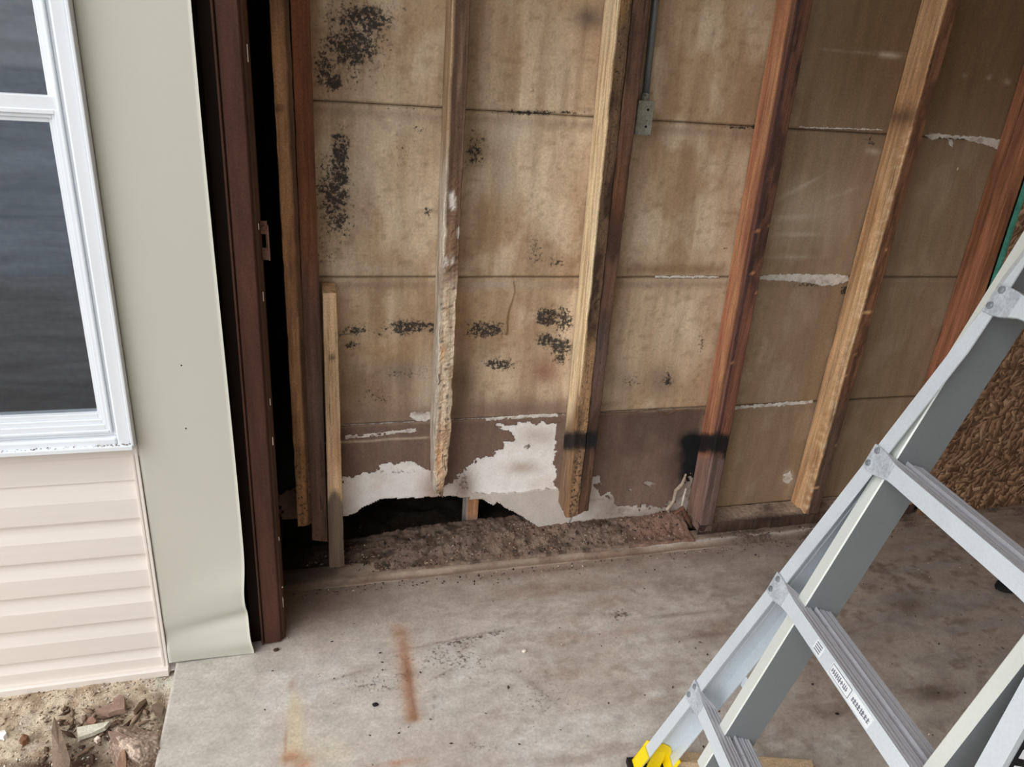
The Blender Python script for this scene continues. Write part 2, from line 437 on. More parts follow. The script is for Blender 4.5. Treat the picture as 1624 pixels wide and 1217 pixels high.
# bottom row: gypsum core with the broken hole, and torn paper over it
HOLE = [(500, 900), (500, 830), (548, 819), (570, 810), (590, 799), (603, 793), (620, 791), (660, 790), (700, 787), (740, 789), (765, 791),
        (775, 798), (783, 802), (787, 796), (795, 800), (802, 806), (815, 812), (830, 820), (845, 830), (856, 841), (860, 900)]
def gyp_paint(P, u, v):
    n1 = fbm(P, (12, 1, 12), 41); n2 = fbm(P, (40, 1, 40), 43)
    c = np.zeros(P.shape) + S(253, 250, 246)
    c = mixc(c, S(236, 224, 212), sst(.5, .7, n1) * .5)
    c = mixc(c, S(182, 152, 136), np.clip(blob(u, v, 690, 775, 22, 30) * .9, 0, 1))
    c = mixc(c, S(188, 160, 142), blob(u, v, 828, 742, 26, 10) * .7)
    c = mixc(c, S(150, 128, 112), blob(u, v, 735, 775, 18, 28) * .9)
    c = mixc(c, S(196, 176, 160), sst(760, 900, v + (n1 - .5) * 60) * sst(840, 960, u))
    c = mixc(c, S(150, 132, 118), sst(900, 1000, u) * .75 * (0.5 + n1))
    c = mixc(c, S(120, 96, 80), sst(.55, .75, n2) * sst(880, 960, u) * .6)
    c = mixc(c, S(190, 168, 150), blob(u, v, 850, 690, 30, 16) * .6)
    mo = blob(u, v, 839, 709, 8, 6) * .6 + blob(u, v, 735, 765, 16, 22) * .42 + blob(u, v, 630, 748, 40, 6) * .35 + .12 * sst(900, 960, u)
    return c, mo
def hole_mask(P, u, v):
    n = (vn(P, 60, 5) - .5) * 7
    return ~inpoly(u + n, v + n * .6, HOLE)
slab('gypsum_board', 0.0, 1.20, 0.012, J[1] - 0.0015, 0.0035, YW + 0.0015, 0.011, MT['gypsum'], wall_back, gyp_paint, mask=hole_mask,
     relief=lambda P, u, v: (fbm(P, 30, 3) - .5) * .0015, jit=0.0035)
# lower crust layer of the gypsum, stepped behind a crack line
CR = [(745, 792), (750, 783), (790, 784), (830, 782), (858, 777), (885, 774), (905, 800), (905, 840), (856, 842), (845, 830), (830, 820), (815, 812), (800, 803), (787, 797), (783, 802), (765, 792)]
slab('gypsum_crust', 0.42, 0.80, 0.012, 0.25, 0.0035, YW - 0.0035, 0.005, MT['gypsum'], wall_back,
     lambda P, u, v: (mixc(gyp_paint(P, u, v)[0], S(196, 184, 172), np.full(u.shape, .75)), gyp_paint(P, u, v)[1] + .05),
     mask=lambda P, u, v: inpoly(u + (vn(P, 60, 5) - .5) * 5, v + (vn(P, 70, 6) - .5) * 4, CR), jit=0.0035)
slab('torn_paper', -.112, -.03, .14, .26, .0033, YW + .01, .003, MT['paper'], wall_back, paint_wall, mask=lambda P, u, v: inpoly(u + (vn(P, 60, 8) - .5) * 12, v + (vn(P, 70, 9) - .5) * 14, [(440, 785), (470, 775), (480, 815), (478, 836), (448, 832)]), jit=.003)
PAP = [
    [(430, 655), (715, 655), (715, 690), (708, 720), (700, 745), (688, 748), (672, 742), (655, 735), (625, 733), (602, 740), (580, 752), (545, 759), (430, 900)],
    [(700, 655), (890, 640), (890, 670), (860, 671), (800, 672), (786, 677), (800, 682), (816, 690), (815, 700), (800, 703), (797, 711), (785, 722), (762, 728), (742, 736), (735, 756), (722, 762), (700, 770)],
    [(880, 640), (1120, 630), (1120, 745), (1092, 757), (1080, 768), (1072, 782), (1068, 795), (1055, 802), (1030, 803), (1002, 805), (978, 803), (974, 792), (970, 782), (963, 790), (952, 786), (950, 778), (941, 772), (952, 766), (952, 757), (938, 760), (925, 775), (880, 780)],
]
ISL = [[(1017, 766), (1027, 763), (1040, 766), (1030, 773)], [(940, 757), (950, 754), (953, 758), (945, 769), (937, 765)], [(995, 776), (1003, 775), (1001, 781)]]
def pap_mask(poly):
    def f(P, u, v):
        n = (vn(P, 55, 8) - .5) * 9 + (vn(P, 140, 18) - .5) * 6
        m = inpoly(u + n, v + n, poly)
        for q in ISL: m &= ~inpoly(u + n * .3, v, q)
        return m
    return f
for poly in PAP:
    xa = onY(min(p[0] for p in poly), 700, YW)[0]; xb = onY(max(p[0] for p in poly), 700, YW)[0]
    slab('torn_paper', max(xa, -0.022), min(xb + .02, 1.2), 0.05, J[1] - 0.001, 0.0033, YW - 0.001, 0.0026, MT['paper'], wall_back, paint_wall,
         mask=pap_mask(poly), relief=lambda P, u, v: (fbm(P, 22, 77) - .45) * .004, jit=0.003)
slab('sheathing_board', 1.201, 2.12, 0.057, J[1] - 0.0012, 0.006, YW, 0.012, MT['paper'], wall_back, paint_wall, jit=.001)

# white gypsum bared along broken joints
def strip(name, pix, mat='gypsum', seed=1, amp=4, yoff=-0.0012):
    P0 = [onY(a, b_, YW) for a, b_ in pix]
    x0, x1 = min(p[0] for p in P0) - .01, max(p[0] for p in P0) + .01
    z0, z1 = min(p[2] for p in P0) - .01, max(p[2] for p in P0) + .01
    def pt(P, u, v):
        c = np.zeros(P.shape) + S(226, 220, 212); n = fbm(P, 60, seed)
        return mixc(c, S(176, 160, 146), sst(.45, .75, n) * .7), sst(.6, .8, n) * .3
    def mkf(P, u, v):
        n = (vn(P, 110, seed) - .5) * amp
        return inpoly(u + n, v + n, pix)
    slab(name, x0, x1, z0, z1, 0.0022, YW + yoff, 0.003, MT[mat], wall_back, pt, mask=mkf, relief=lambda P, u, v: (vn(P, 150, 3)) * .0015, jit=.0022)
strip('bared_gypsum', [(1200, 438), (1222, 436), (1260, 435), (1345, 437), (1347, 446), (1325, 452), (1305, 453), (1280, 449), (1240, 445), (1200, 443)])
strip('bared_gypsum', [(1466, 214), (1490, 212), (1530, 216), (1560, 218), (1594, 222), (1594, 231), (1580, 235), (1560, 229), (1530, 221), (1500, 220), (1490, 219), (1478, 222)], seed=4, amp=5)
strip('bared_gypsum', [(1504, 220), (1511, 222), (1512, 234), (1506, 230)], seed=5, amp=2)
strip('bared_gypsum', [(1040, 438), (1140, 438), (1140, 441), (1040, 441)], seed=6, amp=3)
strip('bared_gypsum', [(650, 656), (672, 655), (692, 653), (692, 660), (676, 668), (660, 668), (650, 661)], seed=7, amp=5)
strip('bared_gypsum', [(770, 664), (830, 659), (884, 657), (884, 661), (830, 664), (770, 668)], seed=8, amp=3)
strip('bared_gypsum', [(1150, 647), (1200, 642), (1290, 636), (1290, 640), (1200, 647), (1150, 651)], seed=9, amp=4)
strip('bared_gypsum', [(548, 692), (590, 688), (640, 682), (660, 680), (660, 684), (600, 692), (548, 697)], seed=10, amp=4)
strip('bared_gypsum', [(1268, 201), (1400, 205), (1400, 207), (1268, 203)], seed=11, amp=2)
strip('bared_gypsum', [(1246, 752), (1255, 748), (1258, 760), (1250, 768), (1243, 764)], seed=12, amp=5)

# left return of the opening, cavity behind the wall, black felt
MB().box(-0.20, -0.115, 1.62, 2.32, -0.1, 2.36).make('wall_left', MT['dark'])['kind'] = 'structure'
MB().box(-0.115, 3.3, 2.26, 2.32, -0.10, 2.36).make('wall_outer', MT['felt'])['kind'] = 'structure'
MB().box(-0.62, 3.4, 1.81, 2.34, -0.16, -0.105).box(3.3, 3.36, 1.9, 2.32, -.1, 2.36).box(1.3, 3.3, 1.81, 2.26, -0.10, 0.012).make('floor', MT['dirt_plain'])['kind'] = 'structure'
# dark timber backing board seen through the slot left of the first stud
# ------------------------------------------------------------------ floor
def floor_paint(P, u, v):
    n1 = fbm(P, 3.0, 51); n2 = fbm(P, (9, 14, 9), 53); n3 = fbm(P, (5, 26, 5), 57)
    n4 = fbm(P, (45, 60, 45), 59); c = np.zeros(P.shape) + S(198, 191, 182)
    c = mixc(c, S(188, 175, 163), sst(.42, .62, n1) * .7)
    c = mixc(c, S(212, 209, 205), sst(.5, .7, n2) * .6)
    c = mixc(c, S(168, 154, 142), sst(.5, .7, n4) * .22)
    x, y = P[..., 0], P[..., 1]
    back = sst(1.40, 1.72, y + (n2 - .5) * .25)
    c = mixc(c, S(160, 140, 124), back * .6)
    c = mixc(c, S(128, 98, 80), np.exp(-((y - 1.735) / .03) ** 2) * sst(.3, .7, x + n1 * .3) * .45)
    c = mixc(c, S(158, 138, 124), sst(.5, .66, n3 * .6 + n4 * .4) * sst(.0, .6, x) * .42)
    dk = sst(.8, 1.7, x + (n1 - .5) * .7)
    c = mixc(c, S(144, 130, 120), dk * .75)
    c = mixc(c, S(112, 94, 82), np.clip(blob(x, y, -.02, 1.72, .20, .13) * .85, 0, 1))  # jamb's cast shadow painted into the floor colour, along with some real dirt
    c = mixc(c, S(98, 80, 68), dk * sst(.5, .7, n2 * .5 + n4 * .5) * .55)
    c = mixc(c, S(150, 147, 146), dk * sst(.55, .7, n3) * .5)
    c = mixc(c, S(74, 56, 46), blob(u, v, 1480, 1100, 34, 14) * .7 + blob(u, v, 1440, 960, 30, 14) * .6)
    c = mixc(c, S(134, 106, 88), (blob(u, v, 1140, 1000, 60, 20, -.1) + blob(u, v, 1290, 1130, 60, 26) + blob(u, v, 880, 935, 90, 12, -.1)) * .55 * (.4 + n2))
    c = mixc(c, S(150, 112, 96), blob(u, v, 1010, 1000, 90, 6, -.12) * .4)
    for (a, b_, ra, rb, an, s_) in ((720, 1015, 90, 1.6, -.2, .6), (1080, 975, 60, 2.5, -.1, .5), (700, 1070, 34, 1.3, -.5, .5), (688, 1120, 1.2, 26, .1, .5), (540, 1075, 40, 2, -.3, .4),
            (870, 905, 80, 3, -.1, .45), (1005, 938, 12, 1.3, .5, .6), (980, 975, 14, 1.4, 0, .6), (1110, 1010, 60, 4, -.1, .4), (850, 1090, 40, 5, .6, .3), (1360, 1000, 60, 5, -.3, .3)):
        c = mixc(c, S(110, 84, 72), blob(u, v, a, b_, ra, rb, an) * s_)
    # apron outside the door: cleaner, cooler concrete
    ap = 1 - sst(-.20, -.12, x + (n1 - .5) * .05)
    c = mixc(c, S(186, 181, 172), ap * .8)
    # rust streaks
    ru = S(166, 124, 98)
    t_ = (v - 985) / 160.0; cxr = 633 + 22 * np.clip(t_, 0, 1)
    st_ = np.exp(-((u - cxr) / 11.0) ** 2) * sst(0, .14, t_) * (1 - sst(.97, 1.03, t_))
    c = mixc(c, S(192, 160, 132), np.exp(-((u - cxr) / 19.0) ** 2) * sst(-.1, .2, t_) * (1 - sst(.97, 1.05, t_)) * .5)
    c = mixc(c, ru, np.clip(st_ * (.35 + .9 * n4), 0, 1))
    c = mixc(c, S(128, 74, 48), np.exp(-((u - cxr - 4) / 4.0) ** 2) * sst(.2, .5, t_) * (1 - sst(.96, 1.0, t_)) * .5)
    t2 = (v - 1080) / 130.0
    c = mixc(c, S(204, 188, 156), np.exp(-((u - 468) / (9 + 9 * np.clip(t2, 0, 1))) ** 2) * sst(0, .3, t2) * (1 - sst(.9, 1.1, t2)) * .75)
    c = mixc(c, ru, blob(u, v, 463, 1086, 5, 9) * .6 + np.exp(-((u - 456 + t2 * 4) / 3.0) ** 2) * sst(.5, .7, t2) * (1 - sst(1.0, 1.1, t2)) * .6)
    c = mixc(c, S(182, 136, 108), (blob(u, v, 462, 1198, 16, 10, -.4) + blob(u, v, 480, 1210, 20, 12)) * (.1 + 1.5 * n4))
    c = mixc(c, S(206, 194, 164), blob(u, v, 520, 1195, 50, 20) * .5)
    c = mixc(c, S(182, 140, 116), blob(u, v, 630, 1211, 40, 5, -.12) * (.2 + n4))
    mo = (blob(u, v, 590, 1085, 60, 26) * .32 + blob(u, v, 720, 1050, 90, 30) * .30 + blob(u, v, 860, 1110, 60, 40) * .30
          + blob(u, v, 985, 975, 18, 10) * .4 + blob(u, v, 770, 1185, 30, 12) * .34 + dk * .12 + back * .08
          + blob(u, v, 760, 1010, 70, 6, -.2) * .35 + blob(u, v, 1290, 960, 30, 10) * .4
          + .07 * sst(.5, .7, n4) + .07 * sst(.55, .7, n2)) * .88
    return c, mo

def hgrid(name, x0, x1, y0, y1, step, zf, paint, mat, parent=None, kind=None, skirt=0.0, mask=None):
    nx = int(round((x1 - x0) / step)) + 1; ny = int(round((y1 - y0) / step)) + 1
    X, Y = np.meshgrid(np.linspace(x0, x1, nx), np.linspace(y0, y1, ny), indexing='ij')
    P = np.stack([X, Y, np.zeros_like(X)], -1)
    P[..., 2] = zf(P)
    u, v = proj(P)
    c, mo = paint(P, u, v)
    idx = np.arange(nx * ny).reshape(nx, ny)
    a, b_, c_, d = idx[:-1, :-1], idx[1:, :-1], idx[1:, 1:], idx[:-1, 1:]
    Fa = np.stack([a.ravel(), b_.ravel(), c_.ravel(), d.ravel()], -1)
    V = P.reshape(-1, 3); C = c.reshape(-1, 3); MO = mo.reshape(-1)
    if skirt:
        ring = np.concatenate([idx[:, 0], idx[-1, 1:], idx[-2::-1, -1], idx[0, -2:0:-1]])
        low = V[ring].copy(); low[:, 2] -= skirt
        n0 = len(V); V = np.concatenate([V, low]); C = np.concatenate([C, C[ring]]); MO = np.concatenate([MO, MO[ring]])
        k = len(ring); i = np.arange(k); j = (i + 1) % k
        Fa = np.concatenate([Fa, np.stack([ring[j], ring[i], n0 + i, n0 + j], -1)])
    o = mk(name, V, Fa, mat, parent, colv=C, mold=MO, smooth=True)
    if kind: o['kind'] = kind
    return o

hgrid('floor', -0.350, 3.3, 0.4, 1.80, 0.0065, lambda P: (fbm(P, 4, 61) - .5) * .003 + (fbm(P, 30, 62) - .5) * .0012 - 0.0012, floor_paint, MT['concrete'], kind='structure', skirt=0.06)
fl2 = MB().box(-0.345, 5.2, -2.8, 0.399, -0.07, -0.002).box(3.301, 5.2, 0.399, 2.3, -0.07, -0.002).make('floor', MT['drive']); fl2['kind'] = 'structure'
# raised concrete lip the wall stands on
def lip_z(P):
    y = P[..., 1]
    return 0.015 * sst(1.752, 1.762, y + (fbm(P, 9, 5) - .5) * .008) + (fbm(P, 30, 7) - .5) * .003
def lip_paint(P, u, v):
    n = fbm(P, (12, 30, 1), 71); c = np.zeros(P.shape) + S(176, 158, 140)
    c = mixc(c, S(132, 108, 92), sst(.42, .65, n) * .7); c = mixc(c, S(60, 50, 44), (1 - sst(-.07, .12, P[..., 0])) * .8)  # left end darkened: shade behind the jamb put into the colour
    c = mixc(c, S(112, 88, 74), np.exp(-((P[..., 1] - 1.754) / .004) ** 2) * .85)
    c = mixc(c, S(120, 106, 96), sst(1.15, 1.3, P[..., 0]) * .7)
    c = mixc(c, S(214, 206, 198), np.exp(-((P[..., 1] - 1.772 - (n - .5) * .012) / .006) ** 2) * sst(.85, 1.0, P[..., 0]) * (1 - sst(1.6, 1.75, P[..., 0])) * .9)
    return c, sst(.5, .7, n) * .3 + .2 * sst(1.2, 1.4, P[..., 0])
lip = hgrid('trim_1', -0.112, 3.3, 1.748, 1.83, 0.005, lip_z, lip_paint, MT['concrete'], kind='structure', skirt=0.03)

# decayed bottom plate: only a bed of dirt and rot is left of it
def bed_z(P):
    x, y = P[..., 0], P[..., 1]
    z = 0.0185 + 0.026 * sst(1.785, 1.885, y) * sst(-.05, .5, x) + 0.004 * sst(.1, .6, x) - .022 * (1 - sst(1.766, 1.774, y + (vn(P, 40, 2) - .5) * .006))
    z += (fbm(P, (60, 34, 1), 81) - .5) * .012 * sst(1.77, 1.80, y) + (fbm(P, (140, 140, 1), 83) - .5) * .008
    z -= 0.012 * sst(.3, -.05, x)
    return z + .016 * blob(x, y, 1.12, 1.87, .05, .03)
def bed_paint(P, u, v):
    n = fbm(P, (40, 40, 1), 85); n2 = fbm(P, 9, 87); c = np.zeros(P.shape) + S(140, 120, 106)
    c = mixc(c, S(98, 82, 70), sst(.45, .65, n)); c = mixc(c, S(144, 116, 100), sst(.55, .75, n2) * .5)
    c = mixc(c, S(146, 108, 92), sst(.85, 1.1, P[..., 0]) * .5)
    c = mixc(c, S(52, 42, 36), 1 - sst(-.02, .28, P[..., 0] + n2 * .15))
    return c, np.zeros(u.shape)
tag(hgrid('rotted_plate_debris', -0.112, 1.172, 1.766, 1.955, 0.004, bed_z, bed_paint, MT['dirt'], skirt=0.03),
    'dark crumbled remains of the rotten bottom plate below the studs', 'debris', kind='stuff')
tag(hgrid('cavity_soil', -0.112, 1.3, 1.956, 2.255, 0.012, lambda P: -0.04 + (fbm(P, 20, 91) - .5) * .04 + .02 * sst(.5, .7, P[..., 0]),
          lambda P, u, v: (np.zeros(P.shape) + S(70, 62, 56) * (0.6 + fbm(P, 30, 93)[..., None] * .8), np.zeros(u.shape)), MT['dirt'], skirt=0.05),
    'dark soil inside the cavity behind the hole in the wall', 'soil', kind='stuff')

# ------------------------------------------------------------------ garage shell around and behind the viewer
def struct(name, mb, mat, **k):
    o = mb.make(name, mat, **k); o['kind'] = 'structure'; return o
struct('ceiling', MB().box(-0.16, 5.2, -2.8, 2.3, 2.40, 2.5), MT['shell'])
struct('wall_front', MB().box(-0.6, 5.2, -2.9, -2.805, 0, 2.4), MT['shell'])
struct('wall_right', MB().box(5.2, 5.3, -2.8, 2.3, 0, 2.4), MT['shell'])
struct('trim_2', MB().box(-0.22, -0.16, -2.8, 1.52, 2.28, 2.5), MT['shell'])
struct('ground', MB().box(-14, -0.36, -2.1, 0.85, -0.10, -0.03), surf('gravel_yard', S(146, 130, 112), .95, gscale=30))  # unseen ground; brown tone and edge set for the window reflection
struct('reflected_ground', MB().box(-40, 40, -40, -2.95, -0.12, -0.05).box(-40, -.61, -2.95, -2.101, -0.12, -0.035), surf('road_surface', S(158, 166, 174), .9, gscale=3))  # added out of view: pale surface for the glass to reflect

# ------------------------------------------------------------------ OSB panel at the far right
osb = thing('osb_panel', (2.6, 1.79, 0.016), 'rough oriented strand board nailed over the studs at the right edge', 'board')
MB().box(2.068, 3.28, 1.786, 1.7985, 0.016, 2.36).make('panel_core', surf('osb_core', S(128, 98, 74), 0.85, gscale=60), osb)
MB().box(2.060, 2.0675, 1.7845, 1.7985, 0.50, 2.36).make('painted_edge', MT['teal'], osb)['label'] = 'teal painted edge of the board'
rs = np.random.RandomState(5)
NS = 5200
V = []; Fc = []; CC = []
for i in range(NS):
    cx_ = 2.075 + rs.rand() * 0.62; cz_ = 0.03 + rs.rand() * 1.75
    L = .03 + rs.rand() * .055; W_ = .008 + rs.rand() * .016; a = rs.normal(0.9, 1.1)
    dx, dz = math.cos(a), math.sin(a); yy = 1.7855 - rs.rand() * .0012; tl = rs.normal(0, .00015)
    c0 = (S(166, 130, 100), S(156, 120, 92), S(146, 112, 86), S(180, 146, 116), S(132, 100, 76))[rs.choice(5, p=[.25, .3, .22, .08, .15])]
    base = len(V)
    sk = rs.rand(4) * .35
    pts = [(-L / 2 * (1 - sk[0]), -W_ / 2), (L / 2, -W_ / 2 * (1 - sk[1])), (L / 2 * (1 - sk[2]), W_ / 2), (-L / 2, W_ / 2 * (1 - sk[3]))]
    for q, (p1, p2) in enumerate(pts):
        xx = min(max(cx_ + p1 * dx - p2 * dz, 2.068), 3.28); V.append((xx, yy + (tl if q in (0, 1) else -tl), max(cz_ + p1 * dz + p2 * dx, .017))); CC.append(c0 * .8)
    for q, (p1, p2) in enumerate(pts):
        xx = min(max(cx_ + p1 * dx - p2 * dz, 2.068), 3.28); V.append((xx, yy + .0006, max(cz_ + p1 * dz + p2 * dx, .017))); CC.append(c0 * .8)
    Fc += [(base, base + 1, base + 2, base + 3), (base, base + 4, base + 5, base + 1), (base + 1, base + 5, base + 6, base + 2), (base + 2, base + 6, base + 7, base + 3), (base + 3, base + 7, base + 4, base)]
mk('wood_strands', np.array(V), np.array(Fc), MT['osb'], osb, colv=np.array(CC))['kind'] = 'stuff'

# ------------------------------------------------------------------ studs
RING = []
def _ring():
    r = []
    ch = .045
    for t_ in (ch, .2, .36, .5, .64, .8, 1 - ch): r.append((t_, 0.0, 'f'))
    for t_ in (.02, .3, .65, .98): r.append((1.0, t_, 'r'))
    for t_ in (.93, .07): r.append((t_, 1.0, 'b'))
    for t_ in (.98, .84, .7, .55, .4, .25, .12, .02): r.append((0.0, t_, 'l'))
    return r
RING = _ring()
def stud(name, label, cat, xl, xr, z0, z1, paint, yf=YF, yb=YW - .002, jag=0.0012, jagfn=None, group=None, botcut=0.0, seed=0, step=0.008, mat='wood'):
    """xl/xr = functions of z giving the front face's left and right edges."""
    nz = int((z1 - z0) / step) + 1
    zz = np.linspace(z0, z1, nz)
    K = len(RING)
    P = np.zeros((nz, K, 3)); fa = np.array([q[0] for q in RING]); fd = np.array([q[1] for q in RING])
    tg = np.array([q[2] for q in RING])
    for i, z in enumerate(zz):
        a, b_ = xl(z), xr(z)
        P[i, :, 0] = a + (b_ - a) * fa
        P[i, :, 1] = yf + (yb - yf) * fd
        P[i, :, 2] = z
    # jagged edges, only away from the back
    n = fbm(P, (60, 60, 22), seed + 3, 4) - .5
    n2 = fbm(P, (60, 60, 60), seed + 9, 3) - .5
    amp = np.full(nz, jag) if jagfn is None else np.array([jagfn(z) for z in zz])
    side = np.where(fa > .5, 1., -1.)
    P[..., 0] += n * 2 * amp[:, None] * side[None, :] * (1 - fd[None, :] * .8)
    P[..., 1] += np.abs(n2) * 2.0 * amp[:, None] * (1 - fd[None, :] * .8) * (fd[None, :] < .9)
    # uneven bottom end
    e = np.exp(-(zz - z0) / .03)[:, None]
    P[..., 2] += e * (botcut * (fa[None, :] - .5) + (vn(P, 90, seed + 2) - .5) * min(.012, amp[0] * 5))
    u, v = proj(P)
    tt = np.broadcast_to(tg[None, :], u.shape)
    c, mo = paint(P, u, v, tt, np.broadcast_to(fa[None, :], u.shape), np.broadcast_to(fd[None, :], u.shape))
    idx = np.arange(nz * K).reshape(nz, K); nx_ = np.roll(idx, -1, axis=1)
    Fa = np.stack([idx[:-1].ravel(), nx_[:-1].ravel(), nx_[1:].ravel(), idx[1:].ravel()], -1)
    V = P.reshape(-1, 3); C = c.reshape(-1, 3); MO = mo.reshape(-1)
    cb = V[:K].mean(0); ct = V[-K:].mean(0); n0 = len(V)
    V = np.concatenate([V, [cb, ct]]); C = np.concatenate([C, [C[0] * .7, C[-1]]]); MO = np.concatenate([MO, [0, 0]])
    i = np.arange(K); j = (i + 1) % K
    T1 = np.stack([j, i, np.full(K, n0), np.full(K, n0)], -1)
    faces = [tuple(f) for f in Fa] + [(int(b_), int(a), n0) for a, b_ in zip(i, j)] + [(int((nz - 1) * K + a), int((nz - 1) * K + b_), n0 + 1) for a, b_ in zip(i, j)]
    o = mk(name, V, faces, MT[mat], None, origin=np.array([(xl(z0) + xr(z0)) / 2, (yf + yb) / 2, z0]), colv=C, mold=MO, smooth=False)
    return tag(o, label, cat, group)

def edge(p_top, p_bot, y):
    A = onY(*p_top, y); B = onY(*p_bot, y)
    return lambda z: B[0] + (A[0] - B[0]) * (z - B[2]) / (A[2] - B[2])
G = 'timber studs of the stripped wall'
def grainc(P, c, a, b_, seed, lo=.42, hi=.62):
    n = fbm(P * np.array([1, 1, 1]), (70, 70, 3.2), seed); c = mixc(c, a, sst(lo, hi, n) * .7)
    n = fbm(P, (160, 160, 5), seed + 5); return mixc(c, b_, sst(.55, .75, n) * .55)

def p_s1(P, u, v, t, fa, fd):
    c = np.zeros(P.shape) + S(200, 154, 114); c = grainc(P, c, S(160, 116, 82), S(120, 86, 60), 101)
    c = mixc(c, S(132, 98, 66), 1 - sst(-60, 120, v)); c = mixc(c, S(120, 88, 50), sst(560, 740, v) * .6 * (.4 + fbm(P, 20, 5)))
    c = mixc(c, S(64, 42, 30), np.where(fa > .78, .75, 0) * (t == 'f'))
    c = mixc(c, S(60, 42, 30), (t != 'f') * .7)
    c = mixc(c, S(60, 40, 28), blob(u, v, 441, 172, 8, 5) * .8)
    return c, .25 * sst(600, 760, v) + .05
def p_s2(P, u, v, t, fa, fd):
    c = np.zeros(P.shape) + S(128, 80, 52); c = grainc(P, c, S(108, 68, 48), S(170, 112, 74), 111)
    c = mixc(c, S(104, 80, 70), sst(330, 520, v) * .85); c = mixc(c, S(132, 114, 102), blob(u, v, 500, 640, 14, 60) * .35)
    c = mixc(c, S(120, 84, 52), blob(u, v, 492, 345, 14, 50) * .6)
    return c, .1 + .1 * sst(600, 800, v)
def p_sh(P, u, v, t, fa, fd):
    c = np.zeros(P.shape) + S(224, 192, 154); c = grainc(P, c, S(206, 170, 130), S(186, 146, 104), 121)
    c = mixc(c, S(208, 150, 112), blob(u, v, 530, 720, 12, 40) * .5)
    c = mixc(c, S(120, 102, 86), sst(776, 792, v + (fa - .5) ** 2 * -70 + 6))
    c = mixc(c, S(60, 40, 26), blob(u, v, 527, 567, 4, 5) * .9)
    return c, .15 * sst(780, 800, v)
def p_C(P, u, v, t, fa, fd):
    n = fbm(P, (50, 50, 14), 131); n2 = fbm(P, (90, 90, 90), 133)
    c = np.zeros(P.shape) + S(114, 88, 70); c = grainc(P, c, S(84, 62, 48), S(144, 120, 100), 135)
    c = mixc(c, S(150, 118, 92), sst(250, 420, v) * .6)
    c = mixc(c, S(232, 224, 214), sst(.58, .7, n) * sst(240, 290, v) * (1 - sst(420, 520, v)) * .8)
    c = mixc(c, S(226, 206, 180), sst(420, 480, v) * .9)
    c = mixc(c, S(178, 146, 116), sst(430, 500, v) * sst(.5, .66, fbm(P, (110, 110, 16), 137)) * .8)
    c = mixc(c, S(236, 168, 104), (blob(u, v, 693, 722, 7, 22) + blob(u, v, 699, 560, 5, 14) * .5) * .9)
    c = mixc(c, S(184, 148, 118), sst(640, 700, v) * .5)
    left = (t == 'l') | ((t == 'f') & (fa < .1))
    cl = np.zeros(P.shape) + S(184, 156, 124); cl = mixc(cl, S(236, 226, 210), sst(200, 300, v) * .7); cl = mixc(cl, S(150, 118, 92), sst(.5, .7, fbm(P, (40, 40, 8), 139)) * .5)
    c = mixc(c, cl, left * 1.0) if False else np.where(left[..., None], cl, c)
    ck = np.abs(((fbm(P, (50, 50, 26), 141)) - .5)) < .009
    c = mixc(c, S(52, 34, 26), ck * sst(300, 460, v) * .85 * (t == 'f'))
    c = mixc(c, S(60, 44, 36), sst(765, 785, v) * .6)
    return c, .10 + .08 * sst(440, 520, v) * (t == 'f')
def band(u, v, vc, hw, P, sd):
    n = (fbm(P, 40, sd) - .5) * 12
    return sst(vc - hw - 7, vc - hw + 3, v + n) * (1 - sst(vc + hw - 3, vc + hw + 8, v + n))
def p_D1(P, u, v, t, fa, fd):
    left = (t == 'l') | ((t == 'f') & (fa < .12))
    cl = np.zeros(P.shape) + S(246, 222, 182); cl = grainc(P, cl, S(234, 202, 158), S(220, 182, 136), 151)
    cl = mixc(cl, S(142, 114, 90), sst(640, 700, v + (1 - fd) * 25)); cl = mixc(cl, S(150, 112, 76), (sst(560, 660, v) * (fd < .3)) * .6)
    n = fbm(P, (50, 50, 9), 153)
    cf = np.zeros(P.shape) + S(108, 84, 64); cf = mixc(cf, S(66, 48, 36), sst(.45, .6, n)); cf = mixc(cf, S(150, 118, 78), (1 - sst(60, 180, v)) * sst(.4, .6, n) * .8)
    cf = mixc(cf, S(184, 146, 106), sst(520, 560, v) * .75); cf = mixc(cf, S(138, 108, 84), sst(680, 720, v) * .7 + .5 * sst(.5, .6, n) * sst(560, 600, v))
    cf = mixc(cf, S(66, 50, 38), blob(u, v, 910, 665, 12, 16) * .8)
    c = np.where(left[..., None], cl, cf)
    vc = np.where(u < 893, 690 + (u - 886) * .9, 699)
    c = mixc(c, S(22, 24, 28), band(u, v, vc, 12, P, 157) * (v > 500) * .96)
    return c, np.where(left, .02, .28) + .1 * sst(640, 700, v)
def p_D2(P, u, v, t, fa, fd):
    n = fbm(P, (40, 40, 7), 163)
    c = np.zeros(P.shape) + S(104, 76, 60); c = mixc(c, S(72, 52, 42), sst(.45, .62, n)); c = mixc(c, S(120, 80, 54), blob(u, v, 980, 300, 16, 50) * .7)
    c = mixc(c, S(112, 94, 88), blob(u, v, 945, 560, 20, 70) * .6); c = mixc(c, S(96, 70, 50), sst(715, 760, v) * .5)
    c = mixc(c, S(22, 24, 28), band(u, v, 699, 11, P, 167) * .96)
    return c, np.zeros(u.shape) + .2
